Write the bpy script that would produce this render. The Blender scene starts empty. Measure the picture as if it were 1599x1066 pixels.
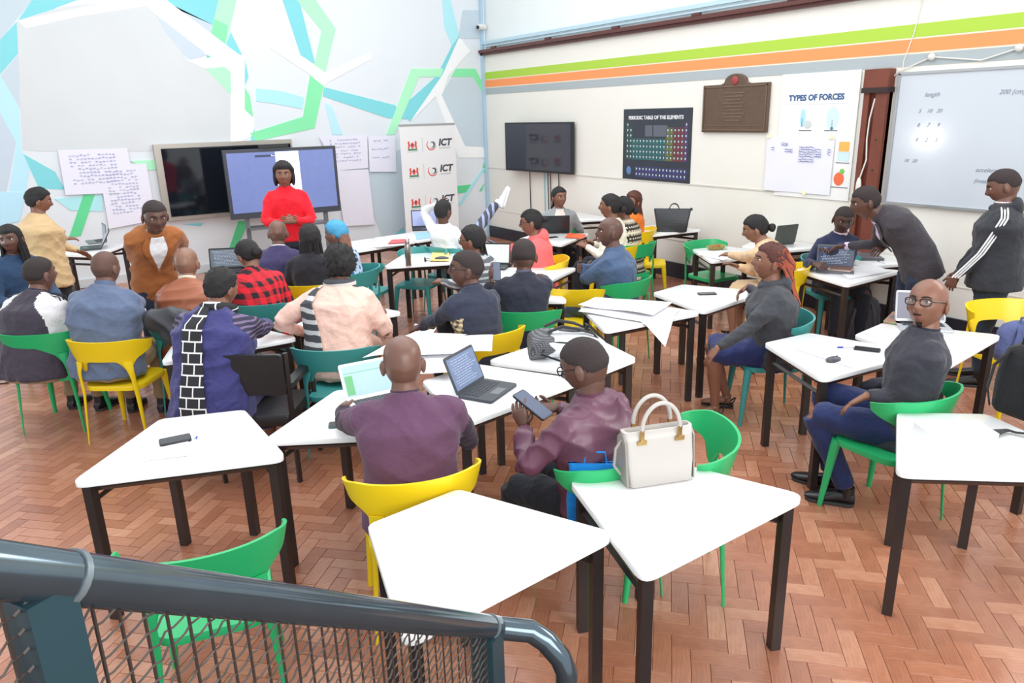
import bpy, math, random
import numpy as np
from mathutils import Vector, Matrix
for _c in (bpy.data.objects, bpy.data.meshes, bpy.data.materials, bpy.data.lights, bpy.data.cameras):
    for _o in list(_c): _c.remove(_o)
random.seed(4); RNG = np.random.RandomState(7)
SC = bpy.context.scene; COL = SC.collection
# ---------------------------------------------------------------- camera (solved from the room's vanishing points)
FPX = 1158.0; CX, CY, CAMH = 799.5, 533.0, 2.25
def _n(v): v = np.array(v, float); return v/np.linalg.norm(v)
_down = _n([900-CX, 4300-CY, FPX]); _vr = np.array([0-CX, 198-CY, FPX])
_Y = _n(_vr-_down*np.dot(_vr, _down)); _Z = -_down; _X = np.cross(_Y, _Z)
CM = np.array([_X, _Y, _Z])
cam = bpy.data.cameras.new('camera'); co = bpy.data.objects.new('camera', cam); COL.objects.link(co); SC.camera = co
cam.sensor_width = 36; cam.lens = 36*FPX/1599; cam.clip_start = .05; cam.clip_end = 100
_r, _u, _b = CM[:, 0], -CM[:, 1], -CM[:, 2]
co.matrix_world = Matrix(((_r[0], _u[0], _b[0], 0), (_r[1], _u[1], _b[1], 0), (_r[2], _u[2], _b[2], CAMH), (0, 0, 0, 1)))
def ray(px, py): return CM@np.array([px-CX, py-CY, FPX])
def at(px, py, z=0.0):
    r = ray(px, py); t = (z-CAMH)/r[2]; return np.array([r[0]*t, r[1]*t, z])
def atx(px, py, x=7.5):
    r = ray(px, py); return np.array([0, 0, CAMH])+r*(x/r[0])
def aty(px, py, y=12.2):
    r = ray(px, py); return np.array([0, 0, CAMH])+r*(y/r[1])
def atd(px, py, d): return CM@(np.array([px-CX, py-CY, FPX])*d/FPX)+np.array([0, 0, CAMH])
# ---------------------------------------------------------------- world, lights, exposure
SC.view_settings.view_transform = 'Standard'; SC.view_settings.look = 'None'
SC.view_settings.gamma = 1; SC.view_settings.use_curve_mapping = False
SC.view_settings.exposure = 0.57
W = bpy.data.worlds.new('world'); SC.world = W; W.use_nodes = True
W.node_tree.nodes['Background'].inputs[0].default_value = (.93, .97, 1, 1)
W.node_tree.nodes['Background'].inputs[1].default_value = 0.75
def area(name, loc, aim, sx, sy, power, col=(1, 1, 1)):
    l = bpy.data.lights.new(name, 'AREA'); l.shape = 'RECTANGLE'; l.size = sx; l.size_y = sy; l.energy = power; l.color = col
    o = bpy.data.objects.new(name, l); COL.objects.link(o); o.location = loc
    o.rotation_euler = (Vector(aim)-Vector(loc)).to_track_quat('-Z', 'Y').to_euler(); return o
area('overhead_fill', (3.2, 6, 5.6), (3.2, 6.0, 0), 6, 9, 210)  # added soft fill from overhead, standing for no real fixture
area('window_daylight', (1.5, -3.2, 3.4), (3.8, 5, .6), 6, 2.4, 210, (1, .98, .95))
area('high_window_daylight', (8.3, .95, 4.15), (4.5, 1.4, .5), 4.2, 1.2, 120, (1, .99, .97))
area('whiteboard_hotspot_helper', (-1.85, 8.95, 1.50), (7.5, 4, 1.9), .22, .22, 9)  # added out of view to put a bright spot on the whiteboard
# ---------------------------------------------------------------- colour and materials
def lin(c):
    c = c/255.0; return c/12.92 if c <= .04045 else ((c+.055)/1.055)**2.4
def rgb(r, g, b): return (lin(r), lin(g), lin(b), 1)
MATS = {}
def nodes(m):
    m.use_nodes = True; nt = m.node_tree; return nt, nt.nodes, nt.links, nt.nodes['Principled BSDF']
def mat(name, col, rough=.5, metal=0, var=0, vscale=8, bump=0, bscale=60, bdist=.01, spec=.5, emit=None, alpha=None, coat=0, sheen=0):
    if name in MATS: return MATS[name]
    m = bpy.data.materials.new(name); nt, N, L, B = nodes(m); c = rgb(*col)
    B.inputs['Base Color'].default_value = c; B.inputs['Roughness'].default_value = rough; B.inputs['Metallic'].default_value = metal
    B.inputs['Specular IOR Level'].default_value = spec; B.inputs['Coat Weight'].default_value = coat
    m.diffuse_color = c
    tc = N.new('ShaderNodeTexCoord')
    if var:
        n = N.new('ShaderNodeTexNoise'); n.inputs['Scale'].default_value = vscale; n.inputs['Detail'].default_value = 4
        L.new(tc.outputs['Object'], n.inputs['Vector'])
        mx = N.new('ShaderNodeMix'); mx.data_type = 'RGBA'
        mx.inputs[6].default_value = (*[max(0, k*(1-var)) for k in c[:3]], 1); mx.inputs[7].default_value = (*[min(1, k*(1+var)) for k in c[:3]], 1)
        L.new(n.outputs['Fac'], mx.inputs[0]); L.new(mx.outputs[2], B.inputs['Base Color'])
    if bump:
        n = N.new('ShaderNodeTexNoise'); n.inputs['Scale'].default_value = bscale; n.inputs['Detail'].default_value = 3
        L.new(tc.outputs['Object'], n.inputs['Vector'])
        bp = N.new('ShaderNodeBump'); bp.inputs['Strength'].default_value = bump; bp.inputs['Distance'].default_value = bdist
        L.new(n.outputs['Fac'], bp.inputs['Height']); L.new(bp.outputs[0], B.inputs['Normal'])
    if emit: B.inputs['Emission Color'].default_value = c; B.inputs['Emission Strength'].default_value = emit
    if alpha is not None: B.inputs['Alpha'].default_value = alpha
    if sheen: B.inputs['Sheen Weight'].default_value = sheen
    MATS[name] = m; return m
def mathn(N, L, op, a, b=None):
    n = N.new('ShaderNodeMath'); n.operation = op
    for i, v in enumerate((a, b)):
        if v is None: continue
        if isinstance(v, (int, float)): n.inputs[i].default_value = v
        else: L.new(v, n.inputs[i])
    return n.outputs[0]
def pattern(name, kind, c1, c2, s=.08, rough=.8, c3=None):
    """woven or printed cloth patterns, built from the object's own coordinates"""
    if name in MATS: return MATS[name]
    m = bpy.data.materials.new(name); nt, N, L, B = nodes(m); B.inputs['Roughness'].default_value = rough
    tc = N.new('ShaderNodeTexCoord'); sp = N.new('ShaderNodeSeparateXYZ'); L.new(tc.outputs['Object'], sp.inputs[0])
    X, Y, Z = sp.outputs
    def band(v, p, duty=.5): return mathn(N, L, 'LESS_THAN', mathn(N, L, 'FRACT', mathn(N, L, 'DIVIDE', v, p)), duty)
    mx = N.new('ShaderNodeMix'); mx.data_type = 'RGBA'; mx.inputs[6].default_value = rgb(*c1); mx.inputs[7].default_value = rgb(*c2)
    ng = N.new('ShaderNodeTexNoise'); ng.inputs['Scale'].default_value = 5; L.new(tc.outputs['Object'], ng.inputs['Vector'])
    wob = mathn(N, L, 'MULTIPLY', ng.outputs['Fac'], s*.8)
    if kind == 'check':
        a = band(mathn(N, L, 'ADD', mathn(N, L, 'ADD', X, Y), wob), s); b = band(mathn(N, L, 'ADD', Z, wob), s)
        f = mathn(N, L, 'MULTIPLY', mathn(N, L, 'ADD', a, b), .5); f = mathn(N, L, 'POWER', f, 1.3)
    elif kind == 'stripe': f = band(mathn(N, L, 'ADD', Z, wob), s, .4)
    elif kind == 'vstripe': f = band(mathn(N, L, 'ADD', mathn(N, L, 'ADD', X, Y), wob), s, .4)
    elif kind == 'knit':
        a = band(Z, s, .45); b = band(mathn(N, L, 'ADD', X, Y), s*.6, .5); cc = band(Z, s*3, .4)
        f = mathn(N, L, 'ABSOLUTE', mathn(N, L, 'SUBTRACT', mathn(N, L, 'MULTIPLY', a, b), mathn(N, L, 'MULTIPLY', cc, .9)))
    elif kind == 'blotch':
        v = N.new('ShaderNodeTexVoronoi'); v.inputs['Scale'].default_value = 1/s; L.new(tc.outputs['Object'], v.inputs['Vector'])
        f = mathn(N, L, 'GREATER_THAN', v.outputs['Distance'], .42)
    L.new(f, mx.inputs[0]); L.new(mx.outputs[2], B.inputs['Base Color'])
    MATS[name] = m; return m
# ---------------------------------------------------------------- mesh building
class MB:
    def __init__(s): s.v = []; s.f = []; s.m = []; s.sl = [0]
    def add(s, vs, fs, mi=0):
        o = len(s.v); s.v += [tuple(map(float, p)) for p in vs]; s.f += [tuple(i+o for i in f) for f in fs]; s.m += [mi]*len(fs) if isinstance(mi, int) else list(mi); return s
    def box(s, c, size, R=None, mi=0):
        c = np.array(c, float); h = np.array(size, float)/2; vs = []
        for dx in (-1, 1):
            for dy in (-1, 1):
                for dz in (-1, 1):
                    p = h*(dx, dy, dz); vs.append(c+(np.array(R)@p if R is not None else p))
        return s.add(vs, [(0, 1, 3, 2), (4, 6, 7, 5), (0, 4, 5, 1), (2, 3, 7, 6), (0, 2, 6, 4), (1, 5, 7, 3)], mi)
    def loft(s, rings, closed=True, caps=True, mi=0):
        n = len(rings[0]); vs = [p for r in rings for p in r]; fs = []
        for i in range(len(rings)-1):
            for j in range(n if closed else n-1):
                k = (j+1) % n; fs.append((i*n+j, i*n+k, (i+1)*n+k, (i+1)*n+j))
        if caps and closed: fs.append(tuple(range(n))[::-1]); fs.append(tuple((len(rings)-1)*n+j for j in range(n)))
        return s.add(vs, fs, mi)
    def tube(s, pts, rad, n=10, mi=0, flat=1.0, up=None, caps=True):
        pts = [np.array(p, float) for p in pts]; rr = rad if hasattr(rad, '__len__') else [rad]*len(pts)
        rings = []; prev = None
        for i, p in enumerate(pts):
            d = _n(pts[min(i+1, len(pts)-1)]-pts[max(i-1, 0)])
            if prev is None:
                a = np.array(up if up is not None else ((0, 0, 1) if abs(d[2]) < .9 else (0, 1, 0)), float)
            else: a = prev
            a = a-d*np.dot(a, d)
            if np.linalg.norm(a) < 1e-6: a = np.array([1, 0, 0.])-d*d[0]
            a = _n(a); b = np.cross(d, a); prev = a
            rings.append([p+rr[i]*(flat*a*math.cos(t)+b*math.sin(t)) for t in [2*math.pi*k/n for k in range(n)]])
        return s.loft(rings, mi=mi, caps=caps)
    def ell(s, c, r, R=None, nu=16, nv=10, mi=0, fn=None):
        c = np.array(c, float); vs = []; fs = []
        for i in range(nv+1):
            ph = math.pi*i/nv
            for j in range(nu):
                th = 2*math.pi*j/nu; p = np.array([math.sin(ph)*math.cos(th)*r[0], math.sin(ph)*math.sin(th)*r[1], math.cos(ph)*r[2]])
                if fn: p = fn(p)
                if R is not None: p = np.array(R)@p
                vs.append(c+p)
        for i in range(nv):
            for j in range(nu):
                k = (j+1) % nu; fs.append((i*nu+j, (i+1)*nu+j, (i+1)*nu+k, i*nu+k))
        return s.add(vs, fs, mi)
    def prism(s, poly, z0, z1, mi=0):
        n = len(poly); vs = [(x, y, z0) for x, y in poly]+[(x, y, z1) for x, y in poly]
        return s.add(vs, [tuple(range(n))[::-1], tuple(range(n, 2*n))]+[(i, (i+1) % n, n+(i+1) % n, n+i) for i in range(n)], mi)
    def xf(s, R, t=(0, 0, 0)):
        R = np.array(R); t = np.array(t, float); s.v = [tuple(R@np.array(p)+t) for p in s.v]; return s
    def join(s, o):
        return s.add(o.v, o.f, o.m)
    def mesh(s, name, mats, smooth=True, ang=None):
        me = bpy.data.meshes.new(name); me.from_pydata(s.v, [], s.f)
        for m in (mats if isinstance(mats, (list, tuple)) else [mats]): me.materials.append(m)
        if any(s.m): me.polygons.foreach_set('material_index', s.m)
        me.update(); me.validate()
        me.polygons.foreach_set('use_smooth', [smooth]*len(me.polygons))
        if smooth and ang: me.set_sharp_from_angle(angle=math.radians(ang))
        return me
    def obj(s, name, mats, parent=None, smooth=True, ang=40):
        return link(name, s.mesh(name, mats, smooth, ang), parent)
def link(name, me, parent=None):
    o = bpy.data.objects.new(name, me); COL.objects.link(o)
    if parent is not None: o.parent = parent
    return o
def tag(o, label=None, cat=None, group=None, kind=None):
    for k, v in (('label', label), ('category', cat), ('group', group), ('kind', kind)):
        if v: o[k] = v
    return o
def empty(name, loc, rz, label, cat, group=None):
    o = bpy.data.objects.new(name, None); COL.objects.link(o); o.empty_display_size = .1
    o.location = tuple(map(float, loc)); o.rotation_euler = (0, 0, rz); return tag(o, label, cat, group)
def rot(ax, a):
    c, s = math.cos(a), math.sin(a)
    return np.array({'x': [[1, 0, 0], [0, c, -s], [0, s, c]], 'y': [[c, 0, s], [0, 1, 0], [-s, 0, c]], 'z': [[c, -s, 0], [s, c, 0], [0, 0, 1]]}[ax])
def head_dir(h):
    """heading in degrees: 0 = away from the doorway rail, 90 = to the right along the desks"""
    a = math.radians(33-0+h); return np.array([math.sin(a), math.cos(a), 0])
def head_rz(h): return -math.radians(33+h)
def rrect(w, h, r, n=5):
    out = []
    for cx, cy, a0 in ((w/2-r, h/2-r, 0), (-w/2+r, h/2-r, 90), (-w/2+r, -h/2+r, 180), (w/2-r, -h/2+r, 270)):
        for i in range(n+1):
            a = math.radians(a0+90*i/n); out.append((cx+r*math.cos(a), cy+r*math.sin(a)))
    return out
def round_poly(P, r, n=5):
    out = []; N = len(P)
    for i in range(N):
        p = np.array(P[i]); a = _n(np.array(P[i-1])-p); b = _n(np.array(P[(i+1) % N])-p)
        half = math.acos(max(-1, min(1, np.dot(a, b))))/2; d = r/math.tan(half)
        s, e = p+a*d, p+b*d
        for k in range(n+1):
            t = k/n; out.append(tuple((1-t)**2*s+2*t*(1-t)*p+t*t*e))
    return out
def text(body, name, size, m, parent, loc, R, ext=.0015, align='CENTER', shear=0, bold=0, sx=1.0):
    """flat lettering; R's columns are the reading direction, the up direction and the facing direction"""
    c = bpy.data.curves.new(name, 'FONT'); c.body = body; c.size = size; c.extrude = ext; c.align_x = align; c.align_y = 'CENTER'; c.shear = shear; c.offset = bold
    c.resolution_u = 3; c.materials.append(m); o = bpy.data.objects.new(name, c); COL.objects.link(o)
    if parent is not None: o.parent = parent
    R = np.array(R); mm = Matrix.Identity(4)
    for i in range(3):
        for j in range(3): mm[i][j] = R[i][j]*(sx if j == 0 else 1)
    mm.translation = Vector(loc); o.matrix_local = mm; TEXTS.append(o); return o
TEXTS = []
def settle_text():
    dg = bpy.context.evaluated_depsgraph_get(); dg.update()
    for o in TEXTS:
        me = bpy.data.meshes.new_from_object(o.evaluated_get(dg)); n = link(o.name+'_', me, o.parent); n.matrix_local = o.matrix_local.copy(); nm = o.name; cu = o.data; bpy.data.objects.remove(o); bpy.data.curves.remove(cu); n.name = nm.split('.')[0]; n['kind'] = 'stuff'
    TEXTS.clear()
# ---------------------------------------------------------------- room shell
XW, YW = 7.5, 12.2
def plaster(name, col, rough=.6):
    return mat(name, col, rough, var=.03, vscale=1.5, bump=.15, bscale=25)
M_wall = plaster('wall_paint', (236, 234, 226)); M_upper = plaster('upper_wall_paint', (232, 238, 238))
M_mural = mat('mural_ground', (224, 231, 237), .45, var=.03, vscale=.8)
def wood_floor():
    m = bpy.data.materials.new('parquet'); nt, N, L, B = nodes(m)
    at_ = N.new('ShaderNodeAttribute'); at_.attribute_name = 'tint'; tc = N.new('ShaderNodeTexCoord')
    n1 = N.new('ShaderNodeTexNoise'); n1.inputs['Scale'].default_value = 1.1; n1.inputs['Detail'].default_value = 5; L.new(tc.outputs['Object'], n1.inputs['Vector'])
    mp = N.new('ShaderNodeMapping'); mp.inputs['Rotation'].default_value = (0, 0, math.radians(45)); mp.inputs['Scale'].default_value = (14, 90, 1)
    L.new(tc.outputs['Object'], mp.inputs[0]); n2 = N.new('ShaderNodeTexNoise'); n2.inputs['Scale'].default_value = 1; n2.inputs['Detail'].default_value = 3; L.new(mp.outputs[0], n2.inputs['Vector'])
    s = mathn(N, L, 'ADD', mathn(N, L, 'MULTIPLY', at_.outputs['Fac'], .34), mathn(N, L, 'MULTIPLY', n1.outputs['Fac'], .68))
    s = mathn(N, L, 'ADD', s, mathn(N, L, 'MULTIPLY', mathn(N, L, 'SUBTRACT', n2.outputs['Fac'], .5), .5))
    cr = N.new('ShaderNodeValToRGB'); L.new(s, cr.inputs[0]); e = cr.color_ramp.elements
    e[0].position = .15; e[0].color = rgb(138, 84, 62); e[1].position = .85; e[1].color = rgb(206, 154, 126)
    k = cr.color_ramp.elements.new(.5); k.color = rgb(174, 114, 86)
    L.new(cr.outputs[0], B.inputs['Base Color'])
    B.inputs['Coat Weight'].default_value = .45; B.inputs['Coat Roughness'].default_value = .16
    rr = mathn(N, L, 'ADD', mathn(N, L, 'MULTIPLY', n1.outputs['Fac'], .22), .24); L.new(rr, B.inputs['Roughness'])
    bp = N.new('ShaderNodeBump'); bp.inputs['Strength'].default_value = .12; bp.inputs['Distance'].default_value = .01; L.new(n2.outputs['Fac'], bp.inputs['Height']); L.new(bp.outputs[0], B.inputs['Normal'])
    return m
M_floor = wood_floor(); M_joint = mat('floor_joint', (84, 48, 34), .7)
fl = MB().box(((XW-3)/2, (YW-2)/2, -.03), (XW+3, YW+2, .05)).obj('floor', M_joint, smooth=False); tag(fl, kind='structure')
def plank_mesh(tint):
    b = MB(); l, w, g = .24, .08, .0008
    b.loft([[(x*(l/2-g-k), y*(w/2-g-k), z) for x, y in ((-1, -1), (1, -1), (1, 1), (-1, 1))] for z, k in ((-.006, 0), (.0, .0), (.0012, .0012))]); return b
NT = 12; tints = [random.random() for _ in range(NT)]
def tint_attr(me, vals):
    a = me.color_attributes.new('tint', 'FLOAT_COLOR', 'CORNER'); a.data.foreach_set('color', np.repeat(np.array(vals, np.float32), 4)); return me
PM = []
for t_ in tints:
    me = plank_mesh(t_).mesh('brick', M_floor, smooth=False); me.name = 'plank'; tint_attr(me, [t_]*len(me.loops)); PM.append(me)
pl = []
l, w = .24, .08
for i in range(-12, 116):
    for j in range(-16, 20):
        # herringbone in the 45 degree frame: column step (w,w), row step along the zigzag
        for k in (0, 1):
            u = i*w+j*(l); v = i*w-j*(l)
            if k == 0: cu, cv, a = u+l/2, v+w/2, 0
            else: cu, cv, a = u+w/2-0, v+w+l/2, 90
            x = (cu-cv)*math.sqrt(.5)+2.6; y = (cu+cv)*math.sqrt(.5)+1.0
            if -1.4 < x < XW and .2 < y < YW: pl.append((x, y, a))
def inview(x, y):
    c = CM.T@np.array([x, y, -CAMH])
    if c[2] < .1: return False
    px, py = CX+FPX*c[0]/c[2], CY+FPX*c[1]/c[2]; return -60 < px < 1660 and py < 1130
pl = [p for p in pl if inview(p[0], p[1])]
def hidden_dist(p): return p[0]**2+p[1]**2+(0 if p[0] > 1.2 else 30)
pl.sort(key=hidden_dist)
for x, y, a in pl[:300]:
    o = link('plank', random.choice(PM), fl); o.location = (x, y, 0); o.rotation_euler = (0, 0, math.radians(45+a))
V = []; Fc = []; T = []
for x, y, a in pl[300:]:
    R = rot('z', math.radians(45+a)); k = len(V); g = .0008
    for z, q in ((-.006, 0), (.0012, .0012)):
        for sx, sy in ((-1, -1), (1, -1), (1, 1), (-1, 1)):
            p = R@np.array([sx*(l/2-g-q), sy*(w/2-g-q), 0]); V.append((x+p[0], y+p[1], z))
    t_ = random.random()
    for f in ((4, 5, 6, 7), (0, 1, 5, 4), (1, 2, 6, 5), (2, 3, 7, 6), (3, 0, 4, 7)): Fc.append(tuple(k+i for i in f)); T += [t_]*4
me = bpy.data.meshes.new('parquet_planks'); me.from_pydata(V, [], Fc); me.materials.append(M_floor); tint_attr(me, T)
tag(link('parquet_planks', me, fl), kind='stuff')
# right wall, with a row of high windows toward the entrance side; left wall carries the mural
HT = 5.0
wr = MB().box((XW+.1, (YW-2)/2+.0, 1.64), (.2, YW+2, 3.3))
wr.box((XW+.16, (YW+3.4)/2, 4.15), (.2, YW-3.4, 1.75)).box((XW+.16, -1.6, 4.15), (.2, .8, 1.75)).box((XW+.16, .95, 4.86), (.2, 4.9, .3))
wr = tag(wr.obj('wall_right', M_wall, smooth=False), kind='structure')
wl = tag(MB().box(((XW-3)/2, YW+.1, HT/2), (XW+3, .2, HT)).obj('wall_left', M_mural, smooth=False), kind='structure')
tag(MB().box((XW+.055, (YW+3.4)/2, 4.1), (.02, YW-3.4, 1.5)).obj('trim_1', M_upper, smooth=False), kind='structure')
wn = tag(MB().box((XW+.1, .95, 4.66), (.07, 4.3, .06)).box((XW+.1, .95, 3.35), (.07, 4.3, .06)).box((XW+.1, -.2, 4.0), (.06, .05, 1.3)).box((XW+.1, 1.1, 4.0), (.06, .05, 1.3)).box((XW+.1, 2.3, 4.0), (.06, .05, 1.3)).obj('window_1', mat('window_frame_white', (225, 225, 222), .4), smooth=False), kind='structure')
M_black = mat('black_skirting_paint', (38, 41, 52), .35, var=.1)
bb = tag(MB().box((XW-.015, (YW-1)/2, .105), (.03, YW+1, .21)).obj('baseboard_right', M_black, smooth=False), kind='structure')
tag(MB().box(((XW-3)/2, YW-.012, .06), (XW+3, .025, .12)).obj('baseboard_left', mat('white_skirting', (205, 210, 214), .5), smooth=False), kind='structure')
# panel joints of the right wall, the picture rail with its pale blue conduit above, painted bands
M_line = mat('wall_panel_bead', (214, 211, 202), .6)
pb = MB().box((XW-.004, (YW-1)/2, 1.29), (.01, YW+1, .018)).box((XW-.002, (YW-1)/2, .52), (.006, YW+1, .01))
tag(pb.obj('trim_2', M_line, smooth=False), kind='structure')
M_rail = mat('brown_picture_rail', (92, 48, 44), .4, var=.15)
pr = MB().box((XW-.05, (YW+4.0)/2+.0, 3.32), (.10, YW-4.0, .05)).box((XW-.03, (YW+4.0)/2, 3.28), (.06, YW-4.0, .05))
for y in (11.7, 10.1, 8.5, 7.0, 5.6): pr.box((XW-.09, y, 3.36), (.04, .14, .03))
tag(pr.obj('trim_3', M_rail, smooth=False), kind='structure')
tag(MB().box((XW-.02, (YW+2)/2, 3.46), (.05, YW-2, .05)).box((XW-.01, (YW+2)/2, 3.40), (.03, YW-2, .02)).obj('trim_4', mat('pale_blue_trim', (186, 214, 228), .4), smooth=False), kind='structure')
for z0, z1, c, nm in ((2.85, 2.97, (172, 208, 66), 'lime'), (2.715, 2.835, (250, 152, 92), 'orange'), (2.59, 2.70, (170, 180, 184), 'grey')):
    b = MB().box((XW-.003, (YW-1)/2, (z0+z1)/2), (.006, YW+1, z1-z0)).obj('painted_stripe', mat(nm+'_stripe_paint', c, .55), wr, smooth=False); b['label'] = nm+' painted stripe'
for i in range(2):
    MB().box((XW-.002, (YW-1)/2, (2.8425, 2.7075)[i]), (.005, YW+1, .0145)).obj('stripe_gap', mat('cream_gap', (240, 226, 205), .6), wr, smooth=False)
tag(MB().box((XW-.03, YW-.03, 2.5), (.06, .06, 5)).obj('trim_5', mat('corner_blue', (176, 204, 222), .5), smooth=False), kind='structure')
# ---------------------------------------------------------------- mural on the left wall (flat print, thin coloured sheets at the wall)
def vgrad(name, c1, c2, x0, x1):
    return mat(name, c1, .45, var=.06, vscale=1.2)
MC = {'T': (128, 214, 222), 't': (176, 232, 240), 'L': (188, 232, 250), 'G': (134, 232, 172), 'g': (176, 244, 200), 'W': (244, 247, 248), 'w': (212, 217, 220), 'b': (196, 212, 222), 'K': (96, 216, 150), 'B': (198, 212, 226)}
mural = [
 ('b',[(0,0),(50,0),(28,28),(0,62)]),('T',[(50,0),(100,0),(85,14),(28,32)]),('T',[(100,0),(120,0),(85,13)]),
 ('T',[(26,34),(28,84),(0,116),(0,62)]),('b',[(0,118),(28,86),(31,170)]),('L',[(0,116),(0,176),(34,240),(30,168)]),
 ('B',[(0,176),(25,222),(10,300),(0,300)]),('L',[(26,222),(36,238),(48,258),(40,300),(30,345),(0,352),(0,300),(14,300)]),
 ('T',[(36,240),(86,268),(98,290),(60,292)]),('T',[(60,292),(98,290),(102,296),(62,294)]),
 ('w',[(26,34),(100,10),(215,0),(240,6),(292,94),(320,92),(360,150),(360,236),(60,236),(35,234)]),
 ('W',[(28,32),(214,-6),(232,-6),(236,8),(120,26),(40,44)]),
 ('T',[(255,-4),(345,-4),(338,50),(300,40)]),('b',[(275,14),(300,24),(335,40),(328,52),(270,8)]),
 ('g',[(342,-4),(370,-4),(352,75),(328,56)]),('G',[(335,30),(356,40),(350,78),(328,56)]),('T',[(360,50),(378,86),(366,82),(352,74)]),
 ('B',[(234,8),(262,30),(322,86),(296,94),(258,50)]),
 ('K',[(326,78),(338,88),(322,90)]),('g',[(321,108),(352,104),(361,112),(361,148)]),
 ('W',[(212,-6),(252,-6),(382,92),(382,170),(362,186),(360,112),(350,104),(318,106),(292,94),(330,90),(240,20)]),
 ('G',[(382,136),(390,150),(395,182),(382,170)]),('T',[(382,92),(388,120),(382,134)]),
 ('W',[(360,150),(397,186),(397,210),(360,228)]),('T',[(397,200),(398,222),(390,222)]),('t',[(400,138),(440,142),(474,152),(472,170),(430,162),(400,158)]),
 ('T',[(440,-4),(466,-4),(492,100),(470,88)]),
 ('g',[(460,-4),(490,-4),(524,45),(507,115),(490,104),(502,48)]),
 ('W',[(420,58),(478,92),(508,114),(580,82),(580,92),(512,128),(504,136),(486,118),(420,74)]),
 ('T',[(506,136),(616,164),(636,186),(604,184),(504,150)]),
 ('G',[(484,118),(505,134),(491,200),(400,220),(390,208),(473,182)]),
 ('L',[(507,160),(518,166),(535,210),(519,210)]),
 ('t',[(690,-4),(702,-4),(717,55),(706,72),(694,44)]),('T',[(706,70),(717,56),(690,118),(640,190),(624,170),(682,118)]),
 ('g',[(642,107),(692,107),(688,120),(654,120),(616,210),(603,210)]),('G',[(712,107),(742,107),(757,138),(757,152),(738,120),(704,120)]),
 ('W',[(717,57),(734,80),(700,118),(690,150),(726,228),(757,230),(757,246),(716,246),(680,150),(640,190),(690,118)]),
 ('b',[(716,60),(753,60),(753,16),(722,16)]),('b',[(704,122),(738,120),(758,154),(758,228),(726,228),(689,148)]),
 ('K',[(713,290),(735,288),(728,300),(713,302)]),('K',[(756,252),(758,268),(752,268)]),('K',[(756,286),(748,298),(752,298)]),
 ('t',[(734,290),(754,262),(758,262),(720,320),(713,322)]),
 ('T',[(568,388),(628,346),(632,362),(600,380)]),('t',[(604,286),(612,282),(594,330)]),('t',[(85,310),(160,304),(160,330),(110,328)]),
 ('K',[(130,304),(148,304),(126,368),(108,370)]),('L',[(0,300),(40,300),(30,345),(0,352)]),('K',[(388,345),(372,345),(352,405),(362,405)]),('b',[(560,270),(628,230),(640,345),(600,380)]),
 ('T',[(286,350),(318,348),(312,353)]),('g',[(204,251),(243,250),(246,264),(228,266)])]
b_ = 0
for k, P_ in mural:
    b_ += 1; off = .002+.0002*b_
    q = [aty(x, y, YW-.0) for x, y in P_]; ctr = sum(q)/len(q)
    bb_ = MB(); n = len(q); vs = [(p[0], YW-off, p[2]) for p in q]+[(p[0], YW+.01, p[2]) for p in q]
    bb_.add(vs, [tuple(range(n)), tuple(range(n, 2*n))[::-1]]+[(i, n+i, n+(i+1) % n, (i+1) % n) for i in range(n)])
    o = bb_.obj('mural_shape', mat('mural_'+k, MC[k], .45, var=.05, vscale=1.5), wl, smooth=False)
# ---------------------------------------------------------------- tables
M_top = mat('white_laminate', (244, 245, 246), .28, coat=.2); M_edge = mat('table_edge_band', (222, 226, 230), .4)
M_steel = mat('dark_painted_steel', (44, 37, 36), .38, var=.2, vscale=5, spec=.6)
TP = [(-.465, -.343), (-.215, .343), (.215, .343), (.465, -.343)]
TZ = .74
def make_table():
    r = []
    poly = round_poly(TP[::-1], .05, 5)
    b = MB(); cx = 0
    def ins(k, z): return [(x*(1-k*2), y*(1-k*2.6), z) for x, y in poly]
    b.loft([ins(0, TZ-.028), ins(0, TZ-.003), ins(.003, TZ)])
    top = b.mesh('tabletop', M_top, ang=50)
    legs = []
    for x, y in TP:
        lx, ly = x*.86, y*.86
        g = MB().tube([(lx, ly, 0), (lx, ly, TZ-.03)], .031, n=4, up=(math.cos(math.radians(20)), math.sin(math.radians(20)), 0))
        legs.append(g.mesh('leg', M_steel, smooth=False))
    fr = MB(); q = [(x*.86, y*.86) for x, y in TP]
    for i in range(4):
        a, c = np.array([*q[i], TZ-.048]), np.array([*q[(i+1) % 4], TZ-.048]); fr.tube([a, c], .024, n=4, up=(0, 0, 1))
        fr.v = fr.v
    frame = fr.mesh('frame', M_steel, smooth=False)
    sts = []
    for i, j in ((0, 1), (3, 2)):
        sts.append(MB().tube([np.array([*q[i], .615]), np.array([*q[j], .615])], .014, n=4, up=(0, 0, 1)).mesh('stretcher', M_steel, smooth=False))
    return top, legs, frame, sts
TM = make_table()
def table(cx, cy, deg, label):
    t = empty('desk', (cx, cy, 0), math.radians(deg), label, 'desk', 'white trapezoid desks')
    link('tabletop', TM[0], t)
    for l_ in TM[1]: link('leg', l_, t)
    link('frame', TM[2], t)
    for s_ in TM[3]: link('stretcher', s_, t)
    return t
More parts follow.
